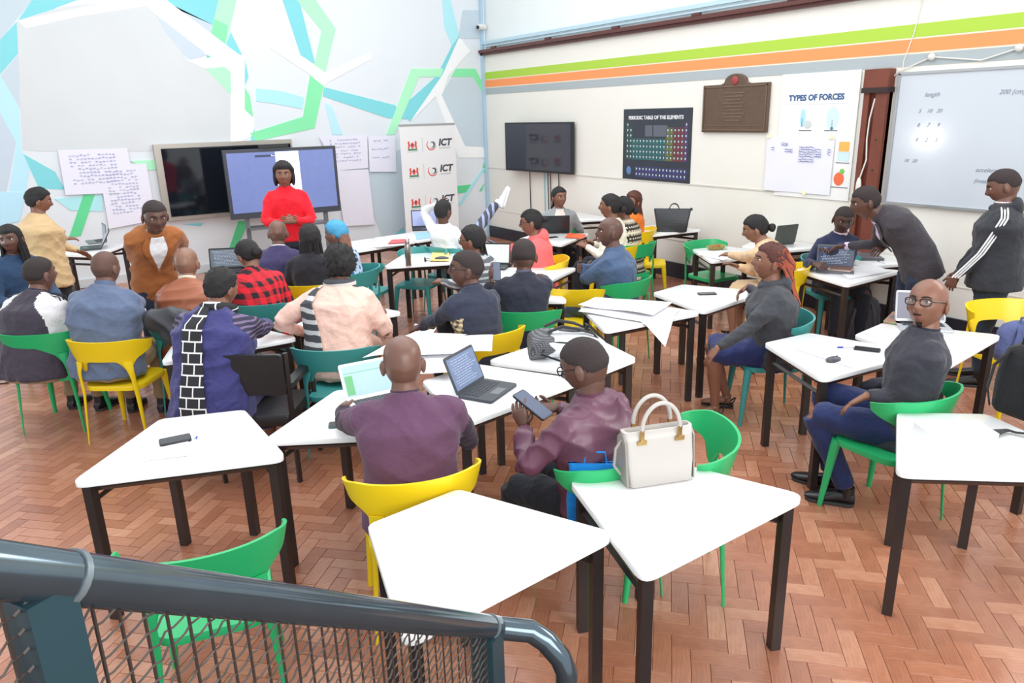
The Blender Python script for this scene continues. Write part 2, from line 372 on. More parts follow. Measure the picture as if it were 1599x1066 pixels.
TABLES = [
 (.515, 3.72, -19.6, 'white trapezoid desk with a black phone and papers near the stair rail'),
 (1.1525, 2.1325, 5.6, 'empty white trapezoid desk close behind the stair rail bend'),
 (1.98, 1.93, 1.9, 'white trapezoid desk with the cream handbag standing on it'),
 (3.50, 1.465, -40, 'white trapezoid desk with a white carton at the right edge'),
 (4.18, 2.68, -5.5, 'white trapezoid desk with a computer mouse and a phone'),
 (4.87, 2.47, 6.8, 'white trapezoid desk with two open laptops behind the turned man'),
 (1.36, 3.55, -30.4, 'white trapezoid desk with the white-framed tablet in front of the purple jacket'),
 (2.085, 3.48, 9, 'white trapezoid desk under the open black laptop'),
 (2.84, 3.62, 190.5, 'white trapezoid desk with the black and white backpack'),
 (3.84, 4.22, -4.4, 'white trapezoid desk draped with large blank paper sheets'),
 (4.70, 4.25, 8.5, 'white trapezoid desk with one black phone beside the woman in the grey hoodie'),
 (6.38, 4.05, 1.8, 'white trapezoid desk with an open laptop and notebooks by the beam'),
 (7.13, 4.24, 90, 'white trapezoid desk against the wall under the bending man'),
 (3.65, 7.33, -21.8, 'white trapezoid desk with the steel bottle and sunglasses'),
 (4.30, 7.07, 158.2, 'white trapezoid desk under yellow papers beside the woman with braids'),
 (4.29, 8.82, 189, 'white trapezoid desk with an open laptop below the banner'),
 (3.61, 8.71, 9, 'white trapezoid desk with a red folder near the mural wall'),
 (5.54, 7.53, 29.5, 'white trapezoid desk with an orange folder and dark laptop'),
 (6.95, 8.75, 90, 'white trapezoid desk by the wall behind the woman in the grey blazer'),
 (6.98, 7.12, -8, 'white trapezoid desk under the black woven bag'),
 (6.375, 5.42, -11.6, 'white trapezoid desk the woman with the low bun leans on'),
 (7.12, 5.35, 90, 'white trapezoid desk by the wall with a laptop seen from behind'),
 (4.045, 5.88, 138.7, 'white trapezoid desk whose corner points at the man with crossed arms'),
 (3.57, 5.35, 318.7, 'white trapezoid desk with the laptop between two dark-clad men'),
 (1.98, 5.68, 0, 'white trapezoid desk with grey tablet beside the woman in pink'),
 (1.06, 5.50, 0, 'white trapezoid desk between the blue-grey jacket and the scarf'),
 (.72, 7.25, 30, 'white trapezoid desk the man in the tan blazer leans on'),
 (1.55, 7.35, 0, 'white trapezoid desk behind the red checked shirt'),
 (2.45, 8.55, 10, 'white trapezoid desk in front of the navy suit'),
 (.62, 10.75, 60, 'white trapezoid desk with two laptops beside the beige jacket'),
 (4.70, 1.36, 20, 'white trapezoid desk with the black rucksack cut by the frame edge'),
 (7.1, 2.0, 90, 'white trapezoid desk with a cable against the whiteboard wall')]
for t_ in TABLES: table(*t_)
# ---------------------------------------------------------------- plastic armchairs
def chair_meshes(m):
    out = {}
    # backrest band: a wide curved shell whose ends wrap forward
    def band(s):  # s in -1..1
        a = s*math.radians(100); return np.array([.275*math.sin(a), -.10-.165*math.cos(a), 0])
    N = 64; rings = []
    for i in range(N+1):
        s = -1+2*i/N; p = band(s); nrm = _n(np.array([math.sin(s*1.75), -math.cos(s*1.75), 0])); e = abs(s)
        top = .80-.035*max(0, e-.55)/.45 - .0*e; hh = .155 if e < .5 else .155-.115*((e-.5)/.5)**1.0
        bot = top-hh-.085*math.exp(-((e-.405)/.105)**2)*(.8+.2*math.cos(0)); lean = .05
        pr = []
        th = .007*(1 if e < .97 else .5)
        for z, o_ in ((bot, 0), (bot+.02, .35), ((top+bot)/2, .5), (top-.02, .85), (top, 1)):
            k = (z-.6)/.2
            pr.append(p+nrm*(lean*k-.02)+np.array([0, 0, z]))
        ring = [q+nrm*th for q in pr]+[q-nrm*th for q in pr[::-1]]
        rings.append(ring)
    out['backrest'] = [MB().loft(rings).mesh('backrest', m, ang=50)]
    # seat
    def seat(k, z, dz=0):
        return [(x*k, y*k+.0, z) for x, y in rrect(.44, .43, .10, 6)]
    b = MB(); b.loft([seat(.90, .405), seat(.99, .412), seat(1, .43), seat(.985, .446), seat(.90, .445), seat(.6, .438), seat(.2, .434)])
    out['seat'] = [b.mesh('seat', m, ang=60)]
    # rear legs: blades that flare into the band and run down to the floor
    rl = []
    for sx in (-1, 1):
        rings = []
        for z, x, y, wd, th in ((.64, .178, -.234, .072, .010), (.615, .181, -.233, .066, .013), (.59, .186, -.231, .055, .018), (.57, .190, -.230, .046, .021), (.54, .194, -.227, .038, .023), (.50, .196, -.222, .03, .024), (.44, .198, -.216, .034, .027), (.38, .20, -.212, .029, .025), (.2, .213, -.222, .022, .02), (0, .225, -.235, .014, .014)):
            dx, dy = _n([1, .52, 0])[:2]
            rings.append([(sx*(x+wd/2*2*.5*math.cos(t)*dx*1.0-th/2*math.sin(t)*dy*-1*0), y+wd*.5*math.cos(t)*dy*(.9)+th*.5*math.sin(t), z) for t in [2*math.pi*i/12 for i in range(12)]])
        if sx < 0: rings = [r[::-1] for r in rings]
        rl.append(MB().loft(rings[::-1]).mesh('leg', m, ang=60))
    fl_ = []
    for sx in (-1, 1):
        fl_.append(MB().tube([(sx*.185, .18, .43), (sx*.192, .188, .38), (sx*.205, .205, .2), (sx*.22, .225, 0)], [.030, .028, .021, .014], n=12).mesh('leg', m, ang=60))
    out['leg'] = rl+fl_
    ap = MB(); ap.loft([[(x*k, y*k, z) for x, y in rrect(.43, .42, .1, 6)] for k, z in ((.93, .375), (.96, .375), (.97, .41), (.9, .41))]); 
    return out
M_green = mat('green_plastic', (42, 176, 108), .3, spec=.5); M_yel = mat('yellow_plastic', (240, 208, 28), .3, spec=.5); M_teal = mat('teal_plastic', (62, 150, 148), .33, spec=.5)
CH = {'green': chair_meshes(M_green), 'yellow': chair_meshes(M_yel), 'teal': chair_meshes(M_teal)}
def chair(x, y, h, color, label):
    t = empty('plastic_armchair', (x, y, 0), head_rz(h), label, 'chair', color+' plastic armchairs')
    for k, ms in CH[color].items():
        for m_ in ms: link(k, m_, t)
    return t
# ---------------------------------------------------------------- laptops, phones, paper
M_dark = mat('black_device_plastic', (34, 36, 40), .4); M_grey = mat('grey_device_shell', (120, 124, 130), .35, metal=.4); M_lt = mat('silver_shell', (190, 192, 196), .35, metal=.3)
M_keys = mat('keyboard_keys', (62, 64, 70), .5)
def screenmat(name, col, e=.5):
    return mat(name, col, .15, emit=e, var=.12, vscale=14)
S_ink = mat('screen_text_pale', (150, 160, 182), .3, emit=.35); S_grn = mat('screen_green_panel', (96, 160, 110), .3, emit=.4)
def laptop(px, py, h, label, z=TZ, ang=105, w=.33, d=.23, shell=None, scr=None, pos=None, closed=False, bez=None, ui=None):
    p = at(px, py, z) if pos is None else np.array(pos)
    shell = shell or M_dark; t = empty('laptop', (p[0], p[1], z), head_rz(h), label, 'laptop')
    MB().loft([[(x*k, y*k, q) for x, y in rrect(w, d, .015, 3)] for q, k in ((0, .985), (.003, 1), (.014, 1), (.017, .99))]).obj('base', shell, t)
    if not closed:
        k = MB()
        for r_ in range(5):
            for c_ in range(12): k.box((-w/2+.03+(c_+.5)*(w-.06)/12, .085-r_*.021, .018), ((w-.06)/12-.003, .018, .003))
        kb = k.obj('keyboard', M_keys, t, smooth=False); kb['kind'] = 'stuff'
        MB().box((0, -.065, .0175), (.1, .055, .0012)).obj('touchpad', M_grey, t, smooth=False)
        R = rot('x', math.radians(-(ang-90))); hp = np.array([0, d/2-.004, .016])
        def lidpart(b): return b.xf(R, hp)
        lid = lidpart(MB().loft([[(x*q2, y_, zz+d/2) for x, zz in rrect(w, d, .012, 3)] for y_, q2 in ((.009, .985), (.007, 1), (.001, 1), (0, .99))])).obj('lid', [shell], t)
        if bez: lidpart(MB().box((0, -.0006, d/2), (w-.004, .0012, d-.004))).obj('bezel', bez, t, smooth=False)
        lidpart(MB().box((0, -.0015, d/2+.003), (w-.026, .0015, d-.036))).obj('screen', scr or screenmat('screen_blue_grey', (88, 98, 120)), t, smooth=False)
        if ui:
            r = np.random.RandomState(ui[1]); k = MB(); g_ = MB()
            sw_, sh_ = w-.026, d-.036
            if ui[0] == 'code':
                for i in range(11):
                    x = -sw_*.42+.01*r.randint(0, 3)
                    while x < sw_*.40*(.4+.6*r.rand()): l_ = .008+.022*r.rand(); k.box((x+l_/2, -.0028, d/2+.003+sh_*.40-i*sh_*.078), (l_, .001, .0045)); x += l_+.006
                lidpart(k).obj('screen_text', S_ink, t, smooth=False)['kind'] = 'stuff'
            else:
                g_.box((-sw_*.40, -.0028, d/2-.02), (sw_*.16, .001, sh_*.62)).box((0, -.0028, d/2+.003+sh_*.26), (sw_*.98, .001, .003)); lidpart(g_).obj('screen_panel', S_grn, t, smooth=False)
    else:
        MB().box((0, 0, .020), (w*.98, d*.98, .005)).obj('lid', shell, t, smooth=False)
    return t
def phone(px, py, h, label, z=TZ, m=None, w=.075, l=.155, th=.009, pos=None, name='mobile_phone', cat='phone'):
    p = at(px, py, z) if pos is None else pos
    t = empty(name, (p[0], p[1], z), head_rz(h), label, cat)
    MB().loft([[(x*k, y*k, q) for x, y in rrect(w, l, .012, 3)] for q, k in ((0, .97), (.002, 1), (th-.002, 1), (th, .97))]).obj('case', m or M_dark, t)
    MB().box((0, 0, th+.0004), (w*.9, l*.93, .0008)).obj('screen', mat('phone_glass', (46, 48, 52), .08), t, smooth=False); return t
M_paper = mat('white_paper', (236, 236, 240), .7); M_paper2 = mat('lilac_white_paper', (232, 232, 246), .7)
def sheet(name, pts, z, label, cat='paper', m=None, amp=.008, seed=0, n=14, group=None, thick=.0012, drop=None):
    """a limp sheet of paper over a quadrilateral given by four pixels on the table plane"""
    P_ = [at(x, y, z) if len((x, y)) == 2 else None for x, y in pts]; c = sum(P_)/4; r = np.random.RandomState(seed)
    ph = r.rand(6)*6.28; fr = r.rand(6)*14+6; dr = r.rand(6)*3.14
    vs = []
    for i in range(n+1):
        for j in range(n+1):
            u, v = i/n, j/n; p = (P_[0]*(1-u)*(1-v)+P_[1]*u*(1-v)+P_[2]*u*v+P_[3]*(1-u)*v)
            hgt = sum(math.sin(fr[k]*(p[0]*math.cos(dr[k])+p[1]*math.sin(dr[k]))+ph[k]) for k in range(6))/6
            q = np.array([p[0]-c[0], p[1]-c[1], .0025+amp*(1+hgt)])
            if drop:
                dd = drop(p)
                if dd > 0: q[2] -= dd*.9
            vs.append(q)
    fs = [(i*(n+1)+j, (i+1)*(n+1)+j, (i+1)*(n+1)+j+1, i*(n+1)+j+1) for i in range(n) for j in range(n)]
    k = len(vs); b = MB(); b.add(vs+[q-np.array([0, 0, thick]) for q in vs], fs+[tuple(i+k for i in f[::-1]) for f in fs])
    o = b.obj(name, m or M_paper); o.location = (c[0], c[1], z); return tag(o, label, cat, group)
# ---------------------------------------------------------------- people
def sm(a, b, x):
    t = min(1, max(0, (x-a)/(b-a))); return t*t*(3-2*t)
def head_pt(d, female=False, jaw=1.0):
    x, y, z = d[0]*.077, d[1]*.096, d[2]*.118
    k = sm(0, 1, -d[2])
    x *= 1-.26*k*jaw+.03*sm(.1, .6, d[2])
    if d[1] < 0: y *= 1-.30*k
    if d[2] > 0:
        q = sm(.2, .8, d[2])*(1-.5*sm(.8, 1, d[2])); x *= 1+.09*q; y *= 1+.06*q; z *= .945
        if d[1] < 0: y *= 1.05
    if d[1] > .25:
        g = lambda cx, cz, sx, sz: math.exp(-((x-cx)/sx)**2-((z-cz)/sz)**2)
        f = sm(.25, .6, d[1])
        y += f*(.021*g(0, -.020, .011, .016)+.012*g(0, .0, .008, .022)+.004*g(0, .034, .05, .012)+.008*g(0, -.055, .022, .009)+.006*g(0, -.068, .018, .007)+.008*g(0, -.104, .022, .014)
                -.010*g(.031, .010, .017, .011)-.010*g(-.031, .010, .017, .011)+.006*g(.040, -.022, .017, .014)+.006*g(-.040, -.022, .017, .014)-.004*g(0, -.061, .020, .0025)-.004*g(0, -.084, .02, .007)
                +.005*g(.012, -.027, .006, .007)+.005*g(-.012, -.027, .006, .007))
        y -= f*.012*max(0, 1-abs(z)/.1)*0
    return np.array([x, y, z])
def hair_line(y, front=.52, side=.0, back=-.55):
    if y > .62: return front
    if y > .18: return side+(front-side)*sm(.18, .62, y)
    return side+(back-side)*sm(.12, -.55, y) if y < .12 else side
def head_mesh(b, Hm, hc, s, nu=44, nv=36):
    """skull, face, ears, eyes in material slots 0 skin 1 scalp 2 lips 3 eye white 4 iris 5 brow"""
    vs = []; fs = []; ms = []; D = []
    for i in range(nv+1):
        ph = math.pi*i/nv
        for j in range(nu):
            th = 2*math.pi*(j+.5)/nu; u = math.sin(th)
            # crowd columns toward the face
            th2 = th-.35*math.sin(th); d = np.array([math.sin(ph)*math.sin(th2), math.sin(ph)*math.cos(th2), math.cos(ph)])
            D.append(d); vs.append(Hm@(head_pt(d)*s)+hc)
    for i in range(nv):
        for j in range(nu):
            k = (j+1) % nu; f = (i*nu+j, i*nu+k, (i+1)*nu+k, (i+1)*nu+j); fs.append(f)
            d = sum(D[q] for q in f)/4; p = head_pt(d); x, z = p[0], p[2]; mi = 0
            if d[2] > hair_line(d[1]): mi = 1
            if d[1] > .5:
                if abs(z+.060) < .009 and abs(x) < .024: mi = 2
            ms.append(mi)
    b.add(vs, fs, ms)
    for sx in (-1, 1):
        bp_ = []
        for x_, z_ in ((.012, .028), (.022, .0315), (.034, .0325), (.046, .028)):
            dx, dz = x_/.077*sx, z_/.1115; bp_.append(Hm@(head_pt(np.array([dx, math.sqrt(1-dx*dx-dz*dz), dz]))*1.002*s)+hc)
        b.tube(bp_, [.0026*s, .0040*s, .0036*s, .0018*s], n=6, mi=5, flat=.9)
    for sx in (-1, 1):
        b.ell(Hm@(np.array([sx*.079, -.010, -.012])*s)+hc, (.010*s, .021*s, .033*s), R=Hm@rot('z', sx*-.35)@rot('x', .15), nu=10, nv=8)
        b.ell(Hm@(np.array([sx*.0865, -.007, -.010])*s)+hc, (.004*s, .012*s, .020*s), R=Hm@rot('z', sx*-.35), nu=8, nv=6, mi=1)
        b.ell(Hm@(np.array([sx*.031, .0745, .010])*s)+hc, (.0130*s, .0110*s, .0062*s), R=Hm, nu=12, nv=8, mi=3)
        b.ell(Hm@(np.array([sx*.031, .0822, .010])*s)+hc, (.0062*s, .0046*s, .0058*s), R=Hm, nu=10, nv=6, mi=4)
        b.tube([Hm@(np.array([sx*(.016+.03*t), .0845-.012*t*t+.004*math.sin(3.1*t), .0165+.0035*math.sin(3.1*t)])*s)+hc for t in (0, .25, .5, .75, 1)], .0028*s, n=6)
def hand(b, w, fd, pn, curl=.5, side=1, sc=1.0, spread=.12):
    """palm and five fingers; side=+1 right hand. fd finger direction, pn palm normal (the side the fingers close toward)"""
    fd = _n(fd); pn = _n(np.array(pn, float)-fd*np.dot(pn, fd)); sd = np.cross(fd, pn)*side   # toward the thumb
    S = lambda a: a*sc
    rings = []
    for t, wd, th in ((-.02, .026, .021), (0, .028, .019), (.03, .036, .017), (.06, .041, .015), (.085, .041, .012), (.093, .036, .008)):
        rings.append([w+fd*S(t)+sd*S(wd)*math.cos(a)+pn*S(th)*math.sin(a) for a in [2*math.pi*i/12 for i in range(12)]])
    if np.dot(np.cross(rings[0][1]-rings[0][0], rings[0][3]-rings[0][0]), fd) > 0: rings = [r[::-1] for r in rings]
    b.loft(rings)
    for k, (o, L_) in enumerate(((.030, .068), (.010, .078), (-.010, .073), (-.030, .058))):
        p = w+fd*S(.080)+sd*S(o*.95); d = _n(fd+sd*(o/.03)*spread); pts = [p-d*S(.015)]; a = curl*.55; dd = d
        pts.append(p)
        for q in (.45, .32, .26):
            dd = _n(dd*math.cos(a)+pn*math.sin(a)); pts.append(pts[-1]+dd*S(L_*q)); a = curl*.75
        b.tube(pts, [S(.0088), S(.0088), S(.0082), S(.0075), S(.0055)], n=8)
    p = w+fd*S(.022)+sd*S(.026); d = _n(fd*.62+sd*.75+pn*.25*(.3+curl)); pts = [p-d*S(.015), p+d*S(.022)]
    dd = _n(d+fd*.5-sd*.25*curl+pn*.35*curl); pts.append(pts[-1]+dd*S(.030)); dd = _n(dd+fd*.3-sd*.3*curl); pts.append(pts[-1]+dd*S(.024))
    b.tube(pts, [S(.012), S(.0115), S(.0098), S(.0068)], n=8)
QUEUE = []
def remesh_later(name, b, voxel, mats, parent, folds=.006, smooth=4, region=None, seed=0, keep=None, fscale=1.0):
    me = b.mesh(name+'_src', mats[0] if isinstance(mats, (list, tuple)) else mats)
    o = bpy.data.objects.new(name+'_src', me); COL.objects.link(o)
    md = o.modifiers.new('r', 'REMESH'); md.mode = 'VOXEL'; md.voxel_size = voxel; md.use_smooth_shade = True
    QUEUE.append((o, name, mats if isinstance(mats, (list, tuple)) else [mats], parent, folds, smooth, region, seed, keep, fscale))
def flush():
    dg = bpy.context.evaluated_depsgraph_get()
    for o, name, mats, parent, folds, smooth, region, seed, keep, fscale in QUEUE:
        me = bpy.data.meshes.new_from_object(o.evaluated_get(dg)); me.name = name
        n = len(me.vertices); co_ = np.empty(n*3, np.float32); me.vertices.foreach_get('co', co_); V_ = co_.reshape(-1, 3).astype(np.float64)
        E_ = np.empty(len(me.edges)*2, np.int32); me.edges.foreach_get('vertices', E_); E_ = E_.reshape(-1, 2)
        deg = np.bincount(E_.ravel(), minlength=n).reshape(-1, 1)
        for _ in range(smooth):
            A = np.zeros_like(V_)
            for c_ in range(3): A[:, c_] = np.bincount(E_[:, 0], V_[E_[:, 1], c_], n)+np.bincount(E_[:, 1], V_[E_[:, 0], c_], n)
            V_ = V_*.45+.55*A/np.maximum(deg, 1)
        if folds:
            me.vertices.foreach_set('co', V_.astype(np.float32).ravel()); me.update()
            nr = np.empty(n*3, np.float32); me.vertex_normals.foreach_get('vector', nr) if hasattr(me, 'vertex_normals') else me.vertices.foreach_get('normal', nr)
            nr = nr.reshape(-1, 3); r = np.random.RandomState(seed+3); h = np.zeros(n)
            warp = .05*np.sin(V_@(r.randn(3)*7)+r.rand()*6)+.03*np.sin(V_@(r.randn(3)*13))
            for k in range(5):
                d = r.randn(3); d[2] *= 1.5; d /= np.linalg.norm(d); f = (14+16*r.rand())*fscale
                ph = (V_@d+warp)*f+r.rand()*6.28; mask = .5+.5*np.sin(V_@(r.randn(3)*5)+r.rand()*6)
                h += (1-np.abs(np.sin(ph))**.7*1.6)*mask*(.9 if k else 1.3)
            h -= h.mean(); V_ = V_+nr*(h*folds*.42)[:, None]
        me.vertices.foreach_set('co', V_.astype(np.float32).ravel()); me.update()
        me.materials.clear()
        for m_ in mats: me.materials.append(m_)
        if region:
            c_ = np.empty(len(me.polygons)*3, np.float32); me.polygons.foreach_get('center', c_); c_ = c_.reshape(-1, 3)
            me.polygons.foreach_set('material_index', region(c_).astype(np.int32))
        if keep is not None:
            # join finished head and hands into the body mesh
            kb = keep; base = len(V_)
            polys = [tuple(p.vertices) for p in me.polygons]; mi = [0]*len(polys)
            me2 = bpy.data.meshes.new(name); me2.from_pydata([tuple(v) for v in V_]+kb.v, [], polys+[tuple(i+base for i in f) for f in kb.f])
            for m_ in mats: me2.materials.append(m_)
            me2.polygons.foreach_set('material_index', mi+kb.m); me2.update(); bpy.data.meshes.remove(me); me = me2
        me.polygons.foreach_set('use_smooth', [True]*len(me.polygons))
        link(name, me, parent)
    for q in QUEUE:
        d = q[0].data; bpy.data.objects.remove(q[0]); bpy.data.meshes.remove(d)
    QUEUE.clear()
def skin(name, c): return mat('skin_'+name, c, .42, var=.10, vscale=9, spec=.45)
SK = {'a': (116, 82, 70), 'b': (98, 68, 58), 'c': (132, 90, 72), 'd': (84, 58, 50), 'e': (142, 103, 84)}
M_white_eye = mat('eye_white', (226, 220, 214), .25); M_iris = mat('eye_dark', (28, 18, 14), .15); M_brow = mat('brow_hair', (26, 20, 19), .8)
M_hair = mat('black_hair', (28, 25, 27), .6, bump=.9, bscale=160, var=.4, vscale=60); M_shoe = mat('black_shoe_leather', (26, 26, 30), .3)
def fabric(name, c, rough=.85, bump=.55, var=.1): return mat(name, c, rough, var=var, vscale=5, bump=bump, bscale=13, bdist=.035, sheen=.15, spec=.25)
def ik(S, T, l1, l2, hint):
    d = T-S; L_ = np.linalg.norm(d); L2 = min(L_, (l1+l2)*.995)
    if L_ > L2: T = S+d/L_*L2
    d = _n(T-S); a = (l1*l1-l2*l2+L2*L2)/(2*L2); h = math.sqrt(max(l1*l1-a*a, 0)); hn = np.array(hint, float); hn -= d*np.dot(hn, d); hn = _n(hn)
    return S+d*a+hn*h, T
def person(label, pos, h, skinc='a', sit=True, pz=None, lean=8, side=0, twist=0, hy=0, hp=0, hr=0, scale=1.0, girth=1.0, hw=1.0,
           top=None, topf=.006, sleeve=None, body2=None, bottom=None, bottom_kind='trousers', hem=.10, collar=None, bulk=1.0,
           L=None, R=None, legL=None, legR=None, hair='short', hairc=None, scalp=None, glasses=None, shirt=None, shoes=None, voxel=.014, cuffs=None, beard=False, neckadd=0, seed=None, hood=None, short_sleeve=False, sleeve_from=.02, raglan=False, headscale=1.15, footdir=None, elbowout=.5):
    seed = seed if seed is not None else abs(hash(label)) % 1000 if False else sum(map(ord, label)) % 997
    s = scale; t = empty('person', (pos[0], pos[1], 0), head_rz(h), label, 'person')
    Rw = rot('z', head_rz(h)); base = np.array([pos[0], pos[1], 0.])
    def loc(p):                       # world point -> person space
        return Rw.T@(np.array(p, float)-base)
    pz = pz if pz is not None else (.53 if sit else .93*s)
    # spine
    NS = 10; LT = .50*s; tl = math.radians(lean); sl = math.radians(side); tw = math.radians(twist)
    pts = [np.array([0, 0, pz])]; dirs = []
    for i in range(NS):
        f = .45+.9*(i/(NS-1)); a = tl*f; b_ = sl*f; d = _n(np.array([math.tan(b_), math.sin(a), math.cos(a)])); dirs.append(d); pts.append(pts[-1]+d*LT/NS)
    dirs.append(dirs[-1])
    def spine(q):                    # q in metres along the spine, may run past both ends
        f = q/(LT/NS)
        if f < 0: return pts[0]+dirs[0]*q, dirs[0]
        i = min(int(f), NS-1); return pts[i]+dirs[i]*(f-i)*LT/NS, dirs[i]
    def frame(q):
        p, d = spine(q); a = tw*min(1, max(0, q/(LT*.8))); r = np.array([math.cos(a), math.sin(a), 0]); r = _n(r-d*np.dot(r, d)); return p, d, r, np.cross(d, r)
    PR = [(-.10, .172, .125, .0), (-.03, .178, .130, .0), (.08, .168, .122, .0), (.17, .158, .115, .005), (.27, .168, .122, .008), (.36, .182, .125, .006), (.42, .180, .112, .0), (.46, .150, .09, -.004), (.495, .095, .07, -.006), (.53, .062, .060, -.004)]
    def tring(q, w, d_, oy, off=0, ex=.9, n=24, a0=0, a1=2*math.pi):
        p, d, r, f = frame(q*s); f = -f if np.dot(f, (0, 1, 0)) < 0 and abs(twist) < 80 else f
        w_ = (w*s*(1+(girth-1)*(1 if q < .4 else .35))*bulk+off); dd = (d_*s*(girth if q < .4 else 1)*bulk+off); out = []
        for k in range(n):
            a = a0+(a1-a0)*k/(n if a1-a0 > 6.2 else n-1); c_, s_ = math.cos(a), math.sin(a)
            out.append(p+r*w_*math.copysign(abs(c_)**ex, c_)+f*(dd*math.copysign(abs(s_)**ex, s_)+oy))
        return out
    def prof(q):
        for i in range(len(PR)-1):
            if PR[i][0] <= q <= PR[i+1][0]:
                k = (q-PR[i][0])/(PR[i+1][0]-PR[i][0]); return [PR[i][j]*(1-k)+PR[i+1][j]*k for j in (1, 2, 3)]
        return PR[0][1:] if q < PR[0][0] else PR[-1][1:]
    def tpatch(q0, q1, ang0, ang1, off, nq=8, na=8, th=.004):
        """a piece of cloth lying on the torso; angles in degrees, 90 = front"""
        g = []
        for i in range(nq+1):
            q = q0+(q1-q0)*i/nq; A0 = ang0[0]+(ang0[1]-ang0[0])*i/nq if hasattr(ang0, '__len__') else ang0; A1 = ang1[0]+(ang1[1]-ang1[0])*i/nq if hasattr(ang1, '__len__') else ang1
            g.append(tring(q, *prof(q), off=off, n=na, a0=math.radians(A0), a1=math.radians(A1)))
        g2 = [tring(q0+(q1-q0)*i/nq, *prof(q0+(q1-q0)*i/nq), off=off-th*2, n=na, a0=math.radians(ang0[0]+(ang0[1]-ang0[0])*i/nq if hasattr(ang0, '__len__') else ang0), a1=math.radians(ang1[0]+(ang1[1]-ang1[0])*i/nq if hasattr(ang1, '__len__') else ang1)) for i in range(nq+1)]
        b = MB(); rings = [g[i]+g2[i][::-1] for i in range(nq+1)]; b.loft(rings); return b
    # shoulders and arms
    pN, dN, rN, fN = frame(.43*s); fN = fN if fN[1] > 0 or abs(twist) > 60 else -fN
    sw = .165*s*(1+(girth-1)*.4)*hw
    sh = {-1: pN-rN*sw+dN*-.01, 1: pN+rN*sw+dN*-.01}
    arms = {}
    for sx, spec in ((-1, L), (1, R)):
        spec = spec or {}
        tgt = spec.get('w')
        if tgt is None: tgt = np.array([sx*.17, .36, pz+.12]) if sit else np.array([sx*.24, .08, pz-.08])
        elif spec.get('world', True): tgt = loc(tgt)
        hint = spec.get('hint', (sx*elbowout, -.5, -.8))
        e, w_ = ik(sh[sx], np.array(tgt, float), .29*s, .255*s, hint)
        arms[sx] = (sh[sx], e, w_, spec)
    # head
    pT, dT, rT, fT = frame(.50*s); fT = fT if fT[1] > 0 or abs(twist) > 60 else -fT
    hyr, hpr = math.radians(hy), math.radians(hp)
    Hm = rot('z', -hyr)@rot('y', math.radians(hr))@rot('x', -hpr)
    hs = 1.0*s**.5*headscale; nb = pT+dT*.0
    hc = nb+_n(dT*1.0+np.array([0, .12, .35]))*(.158+neckadd)*s**.5 if True else nb
    kb = MB(); head_mesh(kb, Hm, hc, hs)
    # inner body
    ib = MB(); ib.loft([tring(q, w*.82, d_*.8, oy) for q, w, d_, oy in PR])
    nk = Hm@np.array([0, -.018, -.055])*hs+hc
    ib.tube([pT-dT*.05, pT+dT*.02, nk*.5+(pT+dT*.02)*.5, nk], [.074*s, .066*s*(girth*.3+.7), .060*s, .058*s], n=14)
    ib.ell(Hm@np.array([0, -.008, -.0])*hs+hc, (.062*hs, .076*hs, .090*hs), R=Hm)
    for sx in (-1, 1):
        S_, E_, W_, sp = arms[sx]
        ib.tube([S_, S_*.5+E_*.5, E_], [.045*s, .042*s, .035*s], n=10); ib.tube([E_, E_*.6+W_*.4, W_], [.037*s, .036*s, .025*s], n=10)
        fd = sp.get('dir'); fd = (np.array(fd, float) if fd is not None else (W_-E_)); pn = sp.get('n', (-sx*.5, .1, -.8))
        hand(kb, W_+_n(fd)*.005, fd, pn, curl=sp.get('curl', .5), side=1 if sx > 0 else -1, sc=.98*s)
    # legs
    legs = {}
    for sx, sp in ((-1, legL), (1, legR)):
        hj = np.array([sx*.088*s*(girth*.5+.5), .0, pz-.02])
        if sit:
            K_ = np.array([sx*.13, .42*s, pz-.01]); A_ = np.array([sx*.13, .38*s, .09])
        else:
            A_ = np.array([sx*.11, .0, .09]); K_ = np.array([sx*.10, .03, pz*.52])
        if sp:
            if 'k' in sp: K_ = np.array(sp['k'], float)
            if 'a' in sp: A_ = np.array(sp['a'], float)
            if sp.get('world'): K_, A_ = loc(sp['k']), loc(sp['a'])
        if sit or sp:
            L1, L2 = .43*s, .42*s; K_ = hj+_n(K_-hj)*L1
        legs[sx] = (hj, K_, A_)
        ib.tube([hj, hj*.5+K_*.5, K_], [.075*s, .066*s, .05*s], n=12); ib.tube([K_, K_*.7+A_*.3, K_*.3+A_*.7, A_], [.052*s, .056*s, .040*s, .032*s], n=12)
        fdir = (sp or {}).get('f', (sx*.15, 1, 0)); fdir = _n(np.array(fdir, float))
        fR = np.array([np.cross(fdir, [0, 0, 1]), fdir, [0, 0, 1]]).T
        if abs(fdir[2]) > .3:
            fR = np.array([_n(np.cross(fdir, [0, 0.3, 1])), fdir, np.cross(_n(np.cross(fdir, [0, .3, 1])), fdir)]).T
        ft = MB()
        zt = .0
        if shoes != 'sandals':
            rings = []
            for y_, wd, hh in ((-.075, .028, .05), (-.06, .036, .075), (-.02, .038, .085), (.03, .038, .07), (.09, .046, .05), (.14, .045, .04), (.18, .034, .03), (.20, .016, .02)):
                rings.append([(wd*math.copysign(abs(math.cos(a))**.8, math.cos(a)), y_, .016+hh*.5+hh*.5*math.sin(a)) for a in [2*math.pi*i/14 for i in range(14)]])
            ft.loft([r_[::-1] for r_ in rings]); ft.tube([(0, -.03, .06), (0, -.03, .12)], [.042, .04], n=12)
            off = A_-fR@np.array([0, -.03, .10]); so = MB()
            if abs(fdir[2]) < .3: off[2] = 0
            so.loft([[(x*k, y+.06, z) for x, y in rrect(.088, .27, .042, 5)] for z, k in ((0, .95), (.018, 1), (.022, .96))])
            shm = shoes or M_shoe
